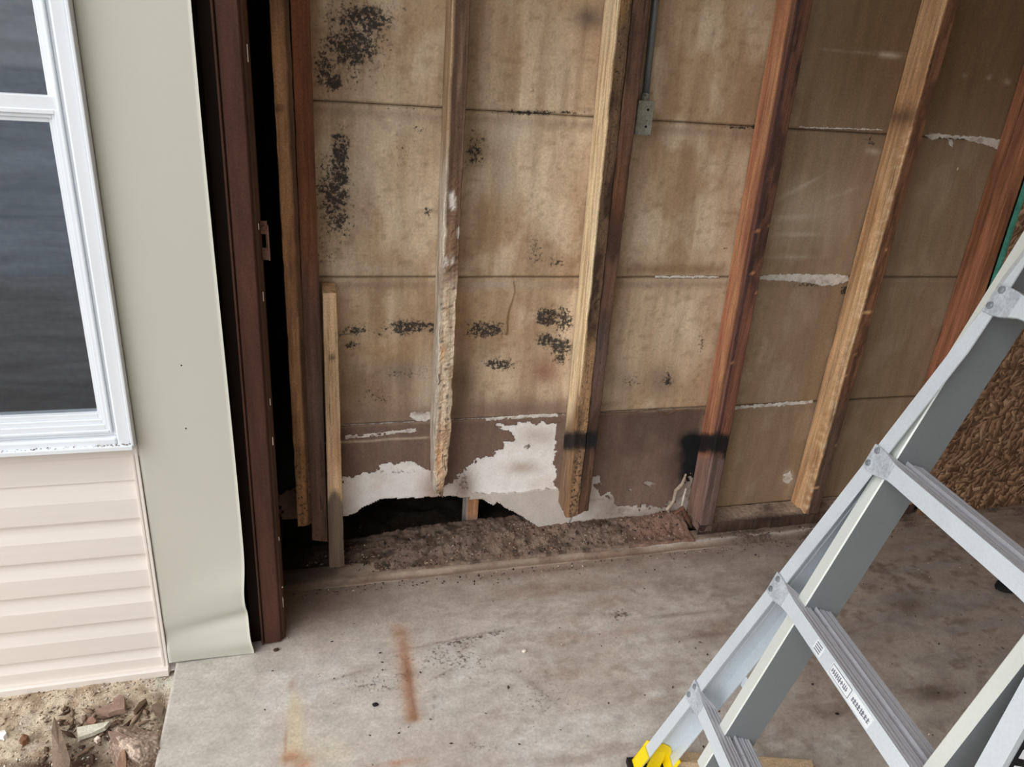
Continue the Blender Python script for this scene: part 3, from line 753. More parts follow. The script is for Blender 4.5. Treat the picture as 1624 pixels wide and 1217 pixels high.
def p_E(P, u, v, t, fa, fd):
    left = (t == 'l') | ((t == 'f') & (fa < .1))
    n = fbm(P, (30, 30, 3), 171)
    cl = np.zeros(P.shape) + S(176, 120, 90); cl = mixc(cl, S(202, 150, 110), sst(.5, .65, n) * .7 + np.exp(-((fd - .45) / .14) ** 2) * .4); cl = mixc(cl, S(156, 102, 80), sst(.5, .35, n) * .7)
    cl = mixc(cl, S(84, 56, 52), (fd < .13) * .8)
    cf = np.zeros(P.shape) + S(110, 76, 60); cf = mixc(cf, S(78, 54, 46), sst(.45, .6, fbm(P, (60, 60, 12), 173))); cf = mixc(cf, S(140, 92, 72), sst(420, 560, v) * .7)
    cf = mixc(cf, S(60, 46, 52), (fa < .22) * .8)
    sc_ = fbm(P, (25, 25, 120), 175); cf = mixc(cf, S(196, 140, 100), sst(.76, .79, sc_) * .8)
    c = np.where(left[..., None], cl, cf)
    c = mixc(c, S(134, 110, 100), sst(712, 735, v) * .8); c = mixc(c, S(94, 78, 76), sst(715, 735, v) * (~left) * .6)
    c = mixc(c, S(20, 22, 26), band(u, v, 703 + (fa * (t == 'f')) * 6, 14, P, 177) * .97)
    return c, np.where(left, .02, .1)
def p_F(P, u, v, t, fa, fd):
    left = (t == 'l') | ((t == 'f') & (fa < .1))
    n = fbm(P, (30, 30, 3), 181)
    cl = np.zeros(P.shape) + S(212, 170, 128); cl = mixc(cl, S(186, 140, 98), sst(.45, .6, n) * .8)
    e = np.clip(1 - fd * 1.6, 0, 1); s2_ = fbm(P, (60, 60, 60), 183)
    cl = mixc(cl, S(238, 208, 168), e * sst(.45, .62, s2_) * sst(180, 240, v) * .8)
    cl = mixc(cl, S(92, 70, 54), blob(u, v, 1430, 185, 40, 16) * .75)
    cf = np.zeros(P.shape) + S(136, 96, 70); cf = mixc(cf, S(104, 72, 54), sst(.45, .6, fbm(P, (60, 60, 10), 185)))
    cf = mixc(cf, S(96, 78, 66), sst(600, 680, v) * .8)
    sc_ = fbm(P, (25, 25, 130), 187); cf = mixc(cf, S(222, 180, 130), sst(.74, .77, sc_) * sst(360, 400, v) * .9)
    c = np.where(left[..., None], cl, cf)
    return c, np.where(left, .04, .1)
def p_G(P, u, v, t, fa, fd):
    n = fbm(P, (30, 30, 3), 191)
    c = np.zeros(P.shape) + S(166, 110, 82); c = mixc(c, S(134, 86, 62), sst(.42, .62, n) * .9); c = mixc(c, S(172, 112, 72), sst(.6, .75, n) * .6)
    return c, np.zeros(u.shape) + .03

ZT = 2.395
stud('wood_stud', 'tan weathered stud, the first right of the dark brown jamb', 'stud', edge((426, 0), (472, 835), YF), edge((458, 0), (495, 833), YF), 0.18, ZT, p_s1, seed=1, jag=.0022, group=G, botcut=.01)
stud('wood_stud', 'reddish brown stud pressed against the tan stud near the jamb', 'stud', edge((460, 0), (495, 858), YF), edge((491, 0), (520, 860), YF), 0.122, ZT, p_s2, yf=YF + .004, seed=2, jag=.0018, group=G, botcut=-.006)
stud('short_stud', 'short pale wood block with a dark rotten foot beside the reddish stud', 'stud', edge((512, 476), (522, 888), YF - .012), edge((534, 476), (546, 888), YF - .012), 0.038, 0.850, p_sh, yf=YF - .012, yb=YW - .008, seed=3, jag=.0015)
def xlC(z, e=edge((718, 0), (687, 765), YF)): return e(z) + .006 * float(sst(.45, .25, z)) 
def xrC(z, e=edge((747, 0), (714, 700), YF)): return e(z) - .012 * float(sst(.45, .22, z))
stud('wood_stud', 'badly rotten crumbling stud hanging above the hole in the wall', 'stud', xlC, xrC, 0.245, ZT, p_C, seed=4,
     jagfn=lambda z: .0018 + .0052 * float(sst(1.3, .9, z)) + .003 * float(sst(.5, .3, z)), group=G, botcut=-.02, step=.006)
stud('wood_stud', 'stud with a fresh cream side and dark split front, black paint mark low down', 'stud', edge((980, 0), (899, 820), YF), edge((1004, 0), (917, 820), YF), 0.135, ZT, p_D1, seed=5, jag=.0026, group=G, botcut=.012)
stud('wood_stud', 'dark reddish stud doubled on the right of the cream-sided stud', 'stud', edge((1005, 0), (917.5, 820), YF), edge((1032, 0), (934, 812), YF), 0.142, ZT, p_D2, yf=YF + .003, seed=6, jag=.0022, group=G, botcut=.01)
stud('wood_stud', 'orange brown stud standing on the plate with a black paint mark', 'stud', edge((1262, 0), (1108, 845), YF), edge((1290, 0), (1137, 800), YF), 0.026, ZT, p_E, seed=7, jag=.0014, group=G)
stud('wood_stud', 'light tan stud with bright scraped edge left of the ladder', 'stud', edge((1500, 0), (1280, 808), YF), edge((1523, 0), (1300, 808), YF), 0.0565, ZT, p_F, seed=8, jag=.0020, group=G)
stud('wood_stud', 'orange brown stud bordering the strand board at the right', 'stud', lambda z: 2.018, lambda z: 2.056, 0.0565, ZT, p_G, seed=9, jag=.0015, group=G)

# stub of timber inside the cavity, seen through the hole
def p_stub(P, u, v, t, fa, fd):
    c = np.zeros(P.shape) + S(206, 150, 108); c = mixc(c, S(232, 222, 212), (t == 'l') * .9); c = mixc(c, S(196, 176, 162), sst(815, 830, v) * .8)
    return c, np.zeros(u.shape)
stud('stud_stub', 'short clean timber visible through the hole at the wall base', 'stud', lambda z: .463, lambda z: .501, -.045, .30, p_stub, yf=2.0, yb=2.07, seed=12, jag=.0006)

# nailed plate under the right hand bays
def pl_paint(P, u, v, top):
    n = fbm(P, (10, 40, 30), 201); c = np.zeros(P.shape) + (S(184, 166, 150) if top else S(84, 66, 56))
    c = mixc(c, S(140, 120, 106) if top else S(58, 44, 38), sst(.42, .65, n) * .8)
    if top: c = mixc(c, S(62, 50, 42), blob(u, v, 1218, 806, 7, 7) * .8)
    return c
nx = 220; xs = np.linspace(1.196, 2.056, nx); prof = [(YF + .002, .016), (YF + .0, .052), (YF + .003, .055), (YF + .03, .0555), (YF + .06, .0555), (YW - .001, .056)]
V = []; C = []
for x in xs:
    for k, (y, z) in enumerate(prof):
        V.append((x, y + (vn(np.array([[x, y, z]]), 60, 3)[0] - .5) * .004 * (k < 3), z + (vn(np.array([[x, y, z]]), 50, 5)[0] - .5) * .004))
V = np.array(V); u, v = proj(V); Ct = pl_paint(V, u, v, True); Cf = pl_paint(V, u, v, False)
k = np.tile(np.arange(len(prof)), nx); C = np.where((k < 3)[:, None], Cf, Ct)
ii = np.arange(nx * len(prof)).reshape(nx, -1)
Fa = np.stack([ii[:-1, :-1].ravel(), ii[1:, :-1].ravel(), ii[1:, 1:].ravel(), ii[:-1, 1:].ravel()], -1)
pl = mk('bottom_plate', V, Fa, MT['wood'], colv=C, mold=np.full(len(V), .15))
tag(pl, 'worn bottom plate lying on the concrete lip right of the orange stud', 'plate')

# ------------------------------------------------------------------ facade: trim, siding, window
FY = 1.527
# grey-green trim coil, bent at the foot
nx, nz = 26, 300
zz = np.concatenate([np.linspace(0.0, .35, 140), np.linspace(.353, 2.6, nz - 140)])
V = np.zeros((nz, nx, 3)); 
for i, z in enumerate(zz):
    for j in range(nx):
        f = j / (nx - 1)
        xl_, xr_ = -.3655, -.178
        xr2 = xr_ + .004 * math.sin(z * 3.3 + .4) - .007 * float(np.exp(-((z - .17) / .07) ** 2)) + .006 * float(1 - sst(0, .07, z))
        x = xl_ + (xr2 - xl_) * f
        y = FY - .002
        y += .012 * float(np.exp(-((z - .085 - .03 * f) / .022) ** 2)) * (.25 + .75 * f) - .009 * float(np.exp(-((z - .03 - .01 * f) / .028) ** 2)) * (.4 + f * .6)
        y += -.006 * float(np.exp(-((z - .16 - .05 * f) / .05) ** 2)) * f + .002 * math.sin(z * 5 + f * 2)
        V[i, j] = (x, y, z + (.004 * (1 - f)) * (i == 0))
P = V.reshape(-1, 3); back = P.copy(); back[:, 1] += .0016
idx = np.arange(nz * nx).reshape(nz, nx); N = nz * nx
Fa = [np.stack([idx[:-1, :-1].ravel(), idx[:-1, 1:].ravel(), idx[1:, 1:].ravel(), idx[1:, :-1].ravel()], -1)]
Fa.append(Fa[0][:, ::-1] + N)
for e in (idx[0], idx[-1], idx[:, 0], idx[:, -1]): Fa.append(np.stack([e[:-1], e[1:], e[1:] + N, e[:-1] + N], -1))
VV = np.concatenate([P, back]); u, v = proj(VV)
c = np.zeros(VV.shape) + S(200, 198, 185); c = mixc(c, S(208, 208, 195), sst(780, 960, v) * sst(260, 380, u) * .5); c = mixc(c, S(186, 190, 176), sst(960, 1060, v) * .35)

tr = mk('corner_trim', VV, np.concatenate(Fa), MT['trim'], colv=c, smooth=True)
tag(tr, 'grey green metal corner trim with a crumpled foot between siding and jamb', 'trim')

for (a, b_) in ((288, 579), (295, 679), (335, 1033)):
    q = onY(a, b_, FY - .0015); MB().tube([q + [0, .004, 0], q + [0, -.0026, 0]], .0018, 8).make('nail_head', MT['dark'], tr)
# brown door jamb
jb = thing('door_jamb', (-.14, 1.58, 0.0), 'dark brown ridged door jamb beside the grey green trim', 'jamb')
MB().box(-.178, -.1535, 1.566, 1.618, 0.0, 2.39).make('reveal_strip', MT['black'], jb, bevel=.001)['label'] = 'near black recessed strip of the jamb'
def xf(p): return [(a, b_) for a, b_ in p]
pr = [(-.1535, 1.552), (-.1525, 1.546), (-.149, 1.546), (-.147, 1.552), (-.1465, 1.557), (-.146, 1.551), (-.142, 1.549), (-.1085, 1.551), (-.106, 1.553), (-.1045, 1.560), (-.1, 1.561), (-.0965, 1.568), (-.0955, 1.618), (-.1535, 1.618)]
MB().prism(None, [(a, b_, 0.004) for a, b_ in pr], [(a, b_, 2.39) for a, b_ in pr]).make('jamb_face', MT['brown'], jb)
mb = MB()
rs = np.random.RandomState(8)
for z, w_, h_ in ((1.36, .0012, .03), (1.05, .001, .012), (.90, .001, .02), (.66, .0012, .016), (.56, .0015, .02), (.30, .001, .01), (.16, .002, .003), (.10, .001, .03)):
    mb.box(-.0975, -.0975 + w_ * 1.5, 1.5648, 1.5665, z, z + h_)
mb.make('chipped_paint', surf('bare_chip', S(190, 170, 150), .8), jb)['label'] = 'pale chips along the jamb edge'

# rusty latch plate
lp = MB(); q0 = onY(411, 350, 1.60); 
x0, zt = q0[0] + .001, q0[2]
zb = onY(414, 412, 1.60)[2]
hh = zt - zb
lp.box(x0, x0 + .014, 1.598, 1.601, zb + hh * .66, zt).box(x0 + .010, x0 + .015, 1.598, 1.601, zb + hh * .3, zb + hh * .66).box(x0 + .001, x0 + .017, 1.596, 1.601, zb, zb + hh * .32)
lp.box(x0 + .014, x0 + .0165, 1.589, 1.601, zb, zb + hh * .9)
lp.tube([(x0 + .007, 1.5985, zt - hh * .16), (x0 + .007, 1.5955, zt - hh * .16)], .0032, 8)
lo = lp.make('strike_plate', MT['rust'], bevel=.0008)
tag(lo, 'small rusty metal strike plate on the dark edge of the jamb', 'latch')

# siding panel courses
sd = thing('vinyl_siding', (-1.0, FY + .01, -0.02), 'cream vinyl siding under the white window', 'siding')
zl = [.512, .417, .322, .232, .142, .053, -.012]
XL, XR = -1.7, -.3765
mb = MB(); pr = [(FY + .012, .600), (FY - .001, .600), (FY - .003, .596), (FY - .001, .575), (FY - .001, .574), (FY + .012, .572)]
mb.prism(None, [(XL, a, b_) for a, b_ in pr], [(-.366, a, b_) for a, b_ in pr]).make('top_channel', MT['siding'], sd)
for i in range(len(zl)):
    top = .575 if i == 0 else zl[i - 1]; bot = zl[i]
    hh = top - bot
    if i == 0: pr = [(FY + .009, top), (FY + .0085, bot + .004), (FY + .008, bot), (FY + .016, bot), (FY + .016, top)]
    else: pr = [(FY + .016, top), (FY + .014, top - .002), (FY + .0095, top - hh * .22), (FY + .004, top - hh * .42), (FY + .0025, top - hh * .47), (FY + .002, bot + .003), (FY + .003, bot), (FY + .016, bot)]
    if i == len(zl) - 1: pr = [(a, max(b_, bot)) for a, b_ in pr]
    MB().prism(None, [(XL, a, b_) for a, b_ in pr], [(XR, a, b_ - .002) for a, b_ in pr]).make('siding_course', MT['siding'], sd)
mb = MB(); pr = [(FY + .016, -.013), (FY - .008, -.013), (FY - .012, -.017), (FY - .012, -.034), (FY - .006, -.036), (FY + .016, -.036)]
mb.prism(None, [(XL, a, b_) for a, b_ in pr], [(-.368, a, b_ + .006) for a, b_ in pr]).make('starter_strip', MT['siding'], sd)
mb = MB(); mb.box(-.381, -.3755, FY - .002, FY + .016, -.012, .578).box(-.3755, -.3715, FY - .0005, FY + .016, -.012, .578).box(-.3715, -.367, FY - .004, FY + .016, -.028, .600)
mb.make('side_channel', MT['siding'], sd, bevel=.0012)

# window
wn = thing('window_1', (-.9, 1.53, .60), kind='structure')
WX = -.3665
def frame_u(y0, y1, xr, w_, zb, hb, ztop, name, mat='white', par=wn, bev=.0015, left=None):
    """L of right stile and bottom rail, mitred as one solid; runs on beyond the frame of view"""
    mb = MB(); mb.box(xr - w_, xr, y0, y1, zb, ztop); mb.box(-1.62, xr - w_ + .0002, y0, y1, zb, zb + hb)
    mb.box(-1.62 - w_, -1.62, y0, y1, zb, ztop); mb.box(-1.62, xr - w_ + .0002, y0, y1, ztop - hb, ztop)
    return mb.make(name, MT[mat], par, bevel=bev)
frame_u(FY - .026, FY + .02, WX, .006, .601, .006, 2.3, 'outer_lip')
frame_u(FY - .020, FY + .02, WX - .006, .026, .607, .020, 2.3, 'brickmould', bev=.004)
frame_u(FY - .006, FY + .03, WX - .032, .008, .627, .010, 2.3, 'track_groove')
frame_u(FY - .014, FY + .03, WX - .040, .005, .637, .006, 2.3, 'jamb_liner')
# sill ledge
MB().box(-1.62, WX - .002, FY - .030, FY + .01, .601, .612).make('window_sill', MT['white'], wn, bevel=.002)
def sash(z0, z1, yy, nm):
    s_ = thing_child(nm, wn)
    return s_
gx = -.432
# lower sash
mb = MB()
for (o_, d_, w_) in ((0.0, -.010, .007), (.007, -.005, .006), (.013, .0, .007)):
    xr = WX - .045 - o_; zb = .643 + o_ * 1.6
    mb.box(xr - w_, xr, FY + d_, FY + .03, zb, 1.262); mb.box(-1.60, xr - w_ + .0002, FY + d_, FY + .03, zb, zb + w_ * 1.6)
    mb.box(-1.60, xr - w_ + .0002, FY + d_, FY + .03, 1.262 - (o_ + w_) * 1.1, 1.262 - o_ * 1.1)
mb.box(-1.60, WX - .045, FY - .008, FY + .03, 1.255, 1.284)
lower = mb.make('lower_sash', MT['white'], wn, bevel=.0012)
mb = MB()
for (o_, d_, w_) in ((0.0, .004, .007), (.007, .008, .006), (.013, .012, .006)):
    xr = WX - .045 - o_
    mb.box(xr - w_, xr, FY + d_, FY + .03, 1.283, 2.2)
upper = mb.make('upper_sash', MT['white'], wn, bevel=.0012)
MB().box(-1.60, -.430, FY + .012, FY + .015, .66, 1.262).make('glass_pane', MT['glass'], lower)
MB().box(-1.60, -.428, FY + .020, FY + .023, 1.27, 2.2).make('glass_pane', MT['glass'], upper)
struct('wall_facade', MB().box(-1.705, -.372, FY + .0165, FY + .09, -.06, .60).box(-.372, -.20, FY + .04, FY + .09, -.1, 2.9).box(-1.705, -.362, FY + .04, FY + .09, 2.2, 2.9).box(-6, -1.705, FY, FY + .09, -.06, 2.9), MT['siding'])
# dim room behind the glass with a block wall and a counter
struct('wall_room', MB().box(-3.0, -.205, 2.6, 2.7, -.1, 2.9).box(-.26, -.205, FY + .09, 2.6, -.1, 2.9).box(-3.1, -3.0, FY + .09, 2.7, -.1, 2.9).box(-3.0, -.26, FY + .09, 2.6, -.12, -.06).box(-3.0, -.26, FY + .09, 2.6, 2.9, 2.95), MT['room'])
# ------------------------------------------------------------------ soil strip outside
def soil_z(P):
    u, v = proj(P)
    z = -.030 + (fbm(P, 12, 211) - .5) * .022 + (fbm(P, 60, 213) - .5) * .010
    pit = np.maximum(blob(u, v, 150, 1215, 60, 30), blob(u, v, 262, 1180, 10, 70) * 1.0)
    return z - .07 * pit
def soil_paint(P, u, v):
    n = fbm(P, (50, 50, 1), 215); n2 = fbm(P, 14, 217)
    c = np.zeros(P.shape) + S(196, 180, 158); c = mixc(c, S(164, 144, 122), sst(.45, .65, n)); c = mixc(c, S(212, 200, 180), sst(.5, .7, n2) * .6)
    c = mixc(c, S(80, 58, 44), (blob(u, v, 140, 1205, 50, 30) + blob(u, v, 60, 1215, 60, 8)) * .9)
    c = mixc(c, S(190, 196, 186), blob(u, v, 262, 1080, 20, 16) * .6)
    return c, np.zeros(u.shape)
so = hgrid('sandy_soil', -1.75, -.352, .9, FY + .012, .005, soil_z, soil_paint, MT['soil'], skirt=.04)
so['kind'] = 'stuff'; tag(so, 'sandy soil strip in front of the cream siding', 'soil')

# ------------------------------------------------------------------ rocks, chips, splinters
def lump(name, label, cat, c, size, seed, colr, mat='chip', sub=4, amp=.25, rot=0.0, flat=None, pale=None, sharp=7.0, group=None):
    bm = bmesh.new(); bmesh.ops.create_icosphere(bm, subdivisions=sub, radius=1.0)
    V = np.array([v.co[:] for v in bm.verts]); Fa = np.array([[l.index for l in f.verts] for f in bm.faces]); bm.free()
    # faceted: clip by random planes
    rs = np.random.RandomState(seed)
    for _ in range(12):
        n = rs.normal(size=3); n /= np.linalg.norm(n); d = .62 + rs.rand() * .25
        s_ = V @ n; over = np.maximum(s_ - d, 0); V = V - over[:, None] * n
    V = V * (1 + (fbm(V + seed, 2.2, seed) - .5)[:, None] * amp + (fbm(V + seed, sharp, seed + 1) - .5)[:, None] * amp * .4)
    V = V * np.array(size); ca, sa = math.cos(rot), math.sin(rot)
    V = np.stack([V[:, 0] * ca - V[:, 1] * sa, V[:, 0] * sa + V[:, 1] * ca, V[:, 2]], -1) + np.array(c)
    cc = np.zeros(V.shape) + colr; n = fbm(V, 60, seed + 4); cc = mixc(cc, np.asarray(colr) * .6, sst(.45, .65, n) * .7)
    if pale is not None: n5 = fbm(V, 260, seed + 6); cc = mixc(cc, pale, np.clip(sst(.2, .9, (V[:, 2] - c[2]) / size[2] + (n - .5)) * .45 + sst(.5, .65, n5) * .5, 0, 1)); cc = mixc(cc, np.asarray(colr) * .45, sst(.58, .7, fbm(V, 130, seed + 8)) * .7)
    o = mk(name, V, Fa, MT[mat], colv=cc, smooth=False)
    return tag(o, label, cat, group)
p = onZ(215, 1185, -.02)
lump('concrete_lump', 'rough brown concrete lump lying against the slab edge', 'rubble', (p[0] + .002, p[1] - .012, -.028), (.052, .078, .048), 31, S(138, 114, 98), amp=.42, rot=.5, pale=S(214, 194, 176), sharp=12, sub=6)
def shard(name, label, cat, pix, z, th, colr, seed=0, tilt=0.0, group=None):
    """flat splintered piece from a ground outline"""
    pts = [onZ(a, b_, z) for a, b_ in pix]; n = len(pts)
    cen = np.mean(pts, 0)
    rs = np.random.RandomState(seed)
    top = []; 
    for q in pts:
        t = q.copy(); t[2] = z + th * (.6 + .5 * rs.rand()) + (q[0] - cen[0]) * tilt; t[:2] = cen[:2] + (q[:2] - cen[:2]) * .93; top.append(t)
    bot = [q * 1.0 for q in pts]
    for b_ in bot: b_[2] = z - .003 + (b_[0] - cen[0]) * tilt
    V = np.array(bot + top + [np.mean(top, 0) + [0, 0, th * .12]])
    F_ = [tuple(range(n))] + [(i, (i + 1) % n, n + (i + 1) % n, n + i) for i in range(n)] + [(n + i, n + (i + 1) % n, 2 * n) for i in range(n)]
    o = mk(name, V, F_, MT['chip'], colv=np.zeros(V.shape) + colr)
    bm = bmesh.new(); bm.from_mesh(o.data); bmesh.ops.recalc_face_normals(bm, faces=bm.faces); bm.to_mesh(o.data); bm.free()
    return tag(o, label, cat, group)
shard('plaster_chip', 'pale cream plaster chip next to the concrete lump', 'chip', [(121, 1158), (148, 1154), (176, 1147), (168, 1157), (148, 1166), (124, 1174)], -.022, .010, S(214, 210, 192), 1)
shard('wood_splinter', 'long grey pointed wood splinter rising at the bottom left', 'splinter', [(87, 1142), (94, 1152), (104, 1180), (114, 1212), (110, 1250), (84, 1250), (84, 1190), (83, 1170)], -.012, .016, S(140, 120, 104), 2, tilt=-.1)
shard('wood_chunk', 'reddish broken wood piece on the sandy soil', 'chip', [(152, 1134), (165, 1127), (180, 1121), (180, 1114), (192, 1108), (199, 1110), (200, 1130), (185, 1133), (172, 1137)], -.024, .014, S(150, 124, 108), 3)
shard('wood_chunk', 'small rusty brick red chip left of the pale plaster chip', 'chip', [(137, 1150), (140, 1142), (148, 1140), (154, 1148), (150, 1153)], -.024, .008, S(156, 120, 104), 4)
shard('bark_chip', 'small brown bark chip near the left edge of the soil', 'chip', [(31, 1178), (38, 1169), (46, 1170), (44, 1178), (36, 1182)], -.024, .010, S(120, 84, 62), 5)
shard('white_chip', 'bright white chip at the left edge of the soil', 'chip', [(0, 1166), (8, 1161), (12, 1168), (6, 1173), (-2, 1171)], -.022, .010, S(240, 240, 238), 6)
shard('white_chip', 'tiny white chip just below the pale plaster chip', 'chip', [(149, 1175), (156, 1171), (160, 1174), (154, 1179)], -.022, .008, S(236, 220, 206), 7)
shard('twig_piece', 'dark thin bark stick between red chunk and concrete lump', 'twig', [(212, 1132), (222, 1118), (233, 1111), (234, 1115), (226, 1124), (216, 1135)], -.024, .008, S(96, 76, 58), 8)
shard('wood_slab_bit', 'flat grey brown wood scrap leaning on top of the concrete lump', 'chip', [(171, 1162), (190, 1165), (206, 1172), (196, 1182), (180, 1178)], .004, .008, S(140, 116, 102), 9)
shard('wood_chunk', 'grey brown upright wood sliver at the bottom edge beside the lump', 'chip', [(186, 1217), (192, 1195), (200, 1192), (202, 1217), (200, 1240), (188, 1240)], .002, .012, S(146, 116, 96), 10)
shard('bark_chip', 'dark chip by the concrete slab corner, left of the crack', 'chip', [(240, 1122), (252, 1116), (262, 1124), (258, 1136), (246, 1134)], -.022, .010, S(116, 98, 82), 11)

def crumbs(name, label, cat, n, place, smin, smax, cols, seed, mat='chip', aspect=2.2):
    rs = np.random.RandomState(seed); V = []; Fa = []; C = []
    k = 0
    while k < n:
        q = place(rs)
        if q is None: continue
        x, y, z = q; s_ = smin + (smax - smin) * rs.rand() ** 2.5
        ax = rs.rand() * math.pi * 2; asp = 1 + rs.rand() * (aspect - 1)
        d = np.array([math.cos(ax), math.sin(ax), rs.normal(0, .2)]); e = np.array([-math.sin(ax), math.cos(ax), 0])
        b0 = len(V); c0 = np.array([x, y, z + s_ * .25])
        P = [c0 + d * s_ * asp, c0 + e * s_ * (.6 + .5 * rs.rand()), c0 - d * s_ * asp * (.6 + .4 * rs.rand()), c0 - e * s_ * (.6 + .5 * rs.rand()), c0 + np.array([0, 0, s_ * .7]), c0 - np.array([0, 0, s_ * .4])]
        V += P; cc = cols[rs.randint(len(cols))] * (.75 + .5 * rs.rand()); C += [cc] * 6
        for a, b_ in ((0, 1), (1, 2), (2, 3), (3, 0)): Fa += [(b0 + a, b0 + b_, b0 + 4), (b0 + b_, b0 + a, b0 + 5)]
        k += 1
    o = mk(name, np.array(V), np.array(Fa), MT[mat], colv=np.array(C))
    return tag(o, label, cat, kind='stuff')
def pl_soil(rs):
    x = -.355 - rs.rand() * .42; y = 1.18 + rs.rand() * .345
    z = float(soil_z(np.array([[x, y, 0.]]))[0]); return x, y, z
crumbs('gravel_grit', 'fine gravel and wood grit strewn over the sandy soil', 'gravel', 2200, pl_soil, .0008, .0036, [S(200, 184, 162), S(176, 156, 132), S(136, 114, 94), S(214, 206, 192), S(150, 130, 110)], 3)
def pl_bark(rs):
    q = onZ(70 + rs.rand() * 200, 1118 + rs.rand() * 110, -.025); x, y = q[0], q[1]
    if x > -.352: return None
    return x, y, float(soil_z(np.array([[x, y, 0.]]))[0]) + .002
crumbs('bark_litter', 'dark bark and wood litter around the concrete lump', 'debris', 170, pl_bark, .0022, .0085, [S(104, 82, 66), S(128, 104, 86), S(84, 64, 50), S(150, 128, 108)], 13, aspect=4)
def pl_bed(rs):
    x = -.05 + rs.rand() * 1.2; y = 1.778 + rs.rand() * .135
    return x, y, float(bed_z(np.array([[x, y, 0.]]))[0])
crumbs('rot_crumbs', 'crumbs of rotten wood and plaster on the decayed plate', 'debris', 1500, pl_bed, .0012, .0055, [S(118, 92, 76), S(84, 68, 58), S(150, 126, 108), S(66, 52, 44), S(170, 150, 134), S(130, 98, 82)], 4)
def pl_floor(rs):
    r_ = rs.rand()
    if r_ < .45: return rs.rand() * 2.1 - .1, 1.745 - abs(rs.normal(0, .02)), .0
    if r_ < .6: return 1.1 + rs.rand() * .9, 1.77 + rs.rand() * .03, .015
    return rs.rand() * 2.3 - .15, .95 + rs.rand() * .8, .0
crumbs('floor_grit', 'tiny dark and pale specks scattered over the concrete floor', 'debris', 1000, pl_floor, .0008, .0034, [S(70, 54, 44), S(50, 40, 36), S(96, 74, 60), S(200, 186, 168), S(84, 66, 54)], 5)
def pl_sill(rs):
    x = -.375 - rs.rand() ** 1.6 * .35; return x, FY - .028 + rs.rand() * .010, .612
crumbs('sill_grit', 'brown grit lying on the ledge under the white window', 'debris', 150, pl_sill, .0006, .0022, [S(110, 90, 70), S(150, 130, 104), S(80, 66, 54)], 6)
def pl_cav(rs):
    x = .05 + rs.rand() * .7; return x, 1.95 + rs.rand() * .15, -.03
crumbs('cavity_chips', 'pale chips on the dark soil behind the hole', 'debris', 60, pl_cav, .001, .005, [S(180, 170, 160), S(120, 100, 88), S(70, 60, 54)], 7)

def pebble(label, px, py, s_, colr, seed, z=0.0, cat='chip', name='stone_chip'):
    p = onZ(px, py, z); return lump(name, label, cat, (p[0], p[1], z + s_ * .4), (s_ * 1.3, s_, s_ * .7), seed, colr, sub=2)
pebble('small white chip alone in the middle of the concrete floor', 831, 1034, .006, S(240, 232, 214), 41)
pebble('small black chip on the pale floor left of the rust streak', 595, 1119, .006, S(40, 34, 32), 42)
pebble('dark crumb on the floor just right of the jamb foot', 438, 1032, .006, S(66, 50, 40), 43)
pebble('dark knob of debris on the floor between two ladder steps', 1327, 1133, .004, S(50, 38, 34), 44)
p = onZ(1592, 934, 0)
lump('rubber_scrap', 'black scrap on the floor behind the ladder at the right edge', 'scrap', (p[0] + .02, p[1] + .0, .012), (.06, .035, .018), 51, S(26, 26, 30), sub=3, amp=.3)

# small things on the sheathing
mb = MB(); pts = [onY(a, b_, YW - .004) for a, b_ in ((814, 446), (816, 462), (812, 478), (807, 490), (804, 505), (803, 520))]
mb.tube(pts, [.0009, .0011, .0012, .0014, .002, .0028], 6); mb.tube([onY(803, 520, YW - .005), onY(802, 527, YW - .006), onY(801, 531, YW - .006)], [.0028, .0045, .003], 7)
tag(mb.make('hanging_strand', surf('strand_root', S(150, 124, 98), .9, gscale=80)), 'thin curved strand with a pale tip on the board between two studs', 'strand')
mb = MB(); mb.tube([onY(538, 531, YW), onY(556, 530, YW - .03)], .0014, 6); mb.tube([onY(556, 530, YW - .03), onY(558, 530, YW - .033)], .0032, 8)
tag(mb.make('bent_nail', MT['galv']), 'thin pale nail sticking out of the board beside the short block', 'nail')
for (a, b_, lab) in ((843, 142, 'tiny pale stud of plaster on the upper board left of the cream stud'), (1519, 268, 'tiny shiny nail tip on the dark board below the white broken joint')):
    q = onY(a, b_, YW - .003); lump('plaster_speck', lab, 'speck', tuple(q), (.0045, .003, .006), a, S(210, 190, 160), sub=2)

# peeled paper roll at the foot of the orange stud
def curl(pix, y, r_, name, colr):
    mb = MB(); mb.tube([onY(a, b_, y) for a, b_ in pix], r_, 8)
    return mb.make(name, surf(name + '_mat', colr, .9, gscale=60, gamt=.35), wall_back)
curl([(1088, 752), (1082, 768), (1072, 778), (1068, 795), (1058, 808), (1064, 818)], YW - .012, [.003, .006, .006, .005, .006, .003], 'paper_curl', S(178, 160, 142))
curl([(1088, 775), (1084, 790), (1081, 806)], YW - .02, [.003, .0045, .0025], 'paper_curl', S(206, 196, 182))
curl([(1070, 815), (1082, 806), (1090, 822), (1096, 836)], YW - .045, [.005, .008, .008, .004], 'paper_curl', S(110, 78, 62))
curl([(958, 656), (1000, 654), (1040, 650), (1056, 658), (1070, 652), (1092, 650)], YW - .003, [.001, .0014, .0018, .0022, .0018, .001], 'paper_curl', S(120, 92, 70))

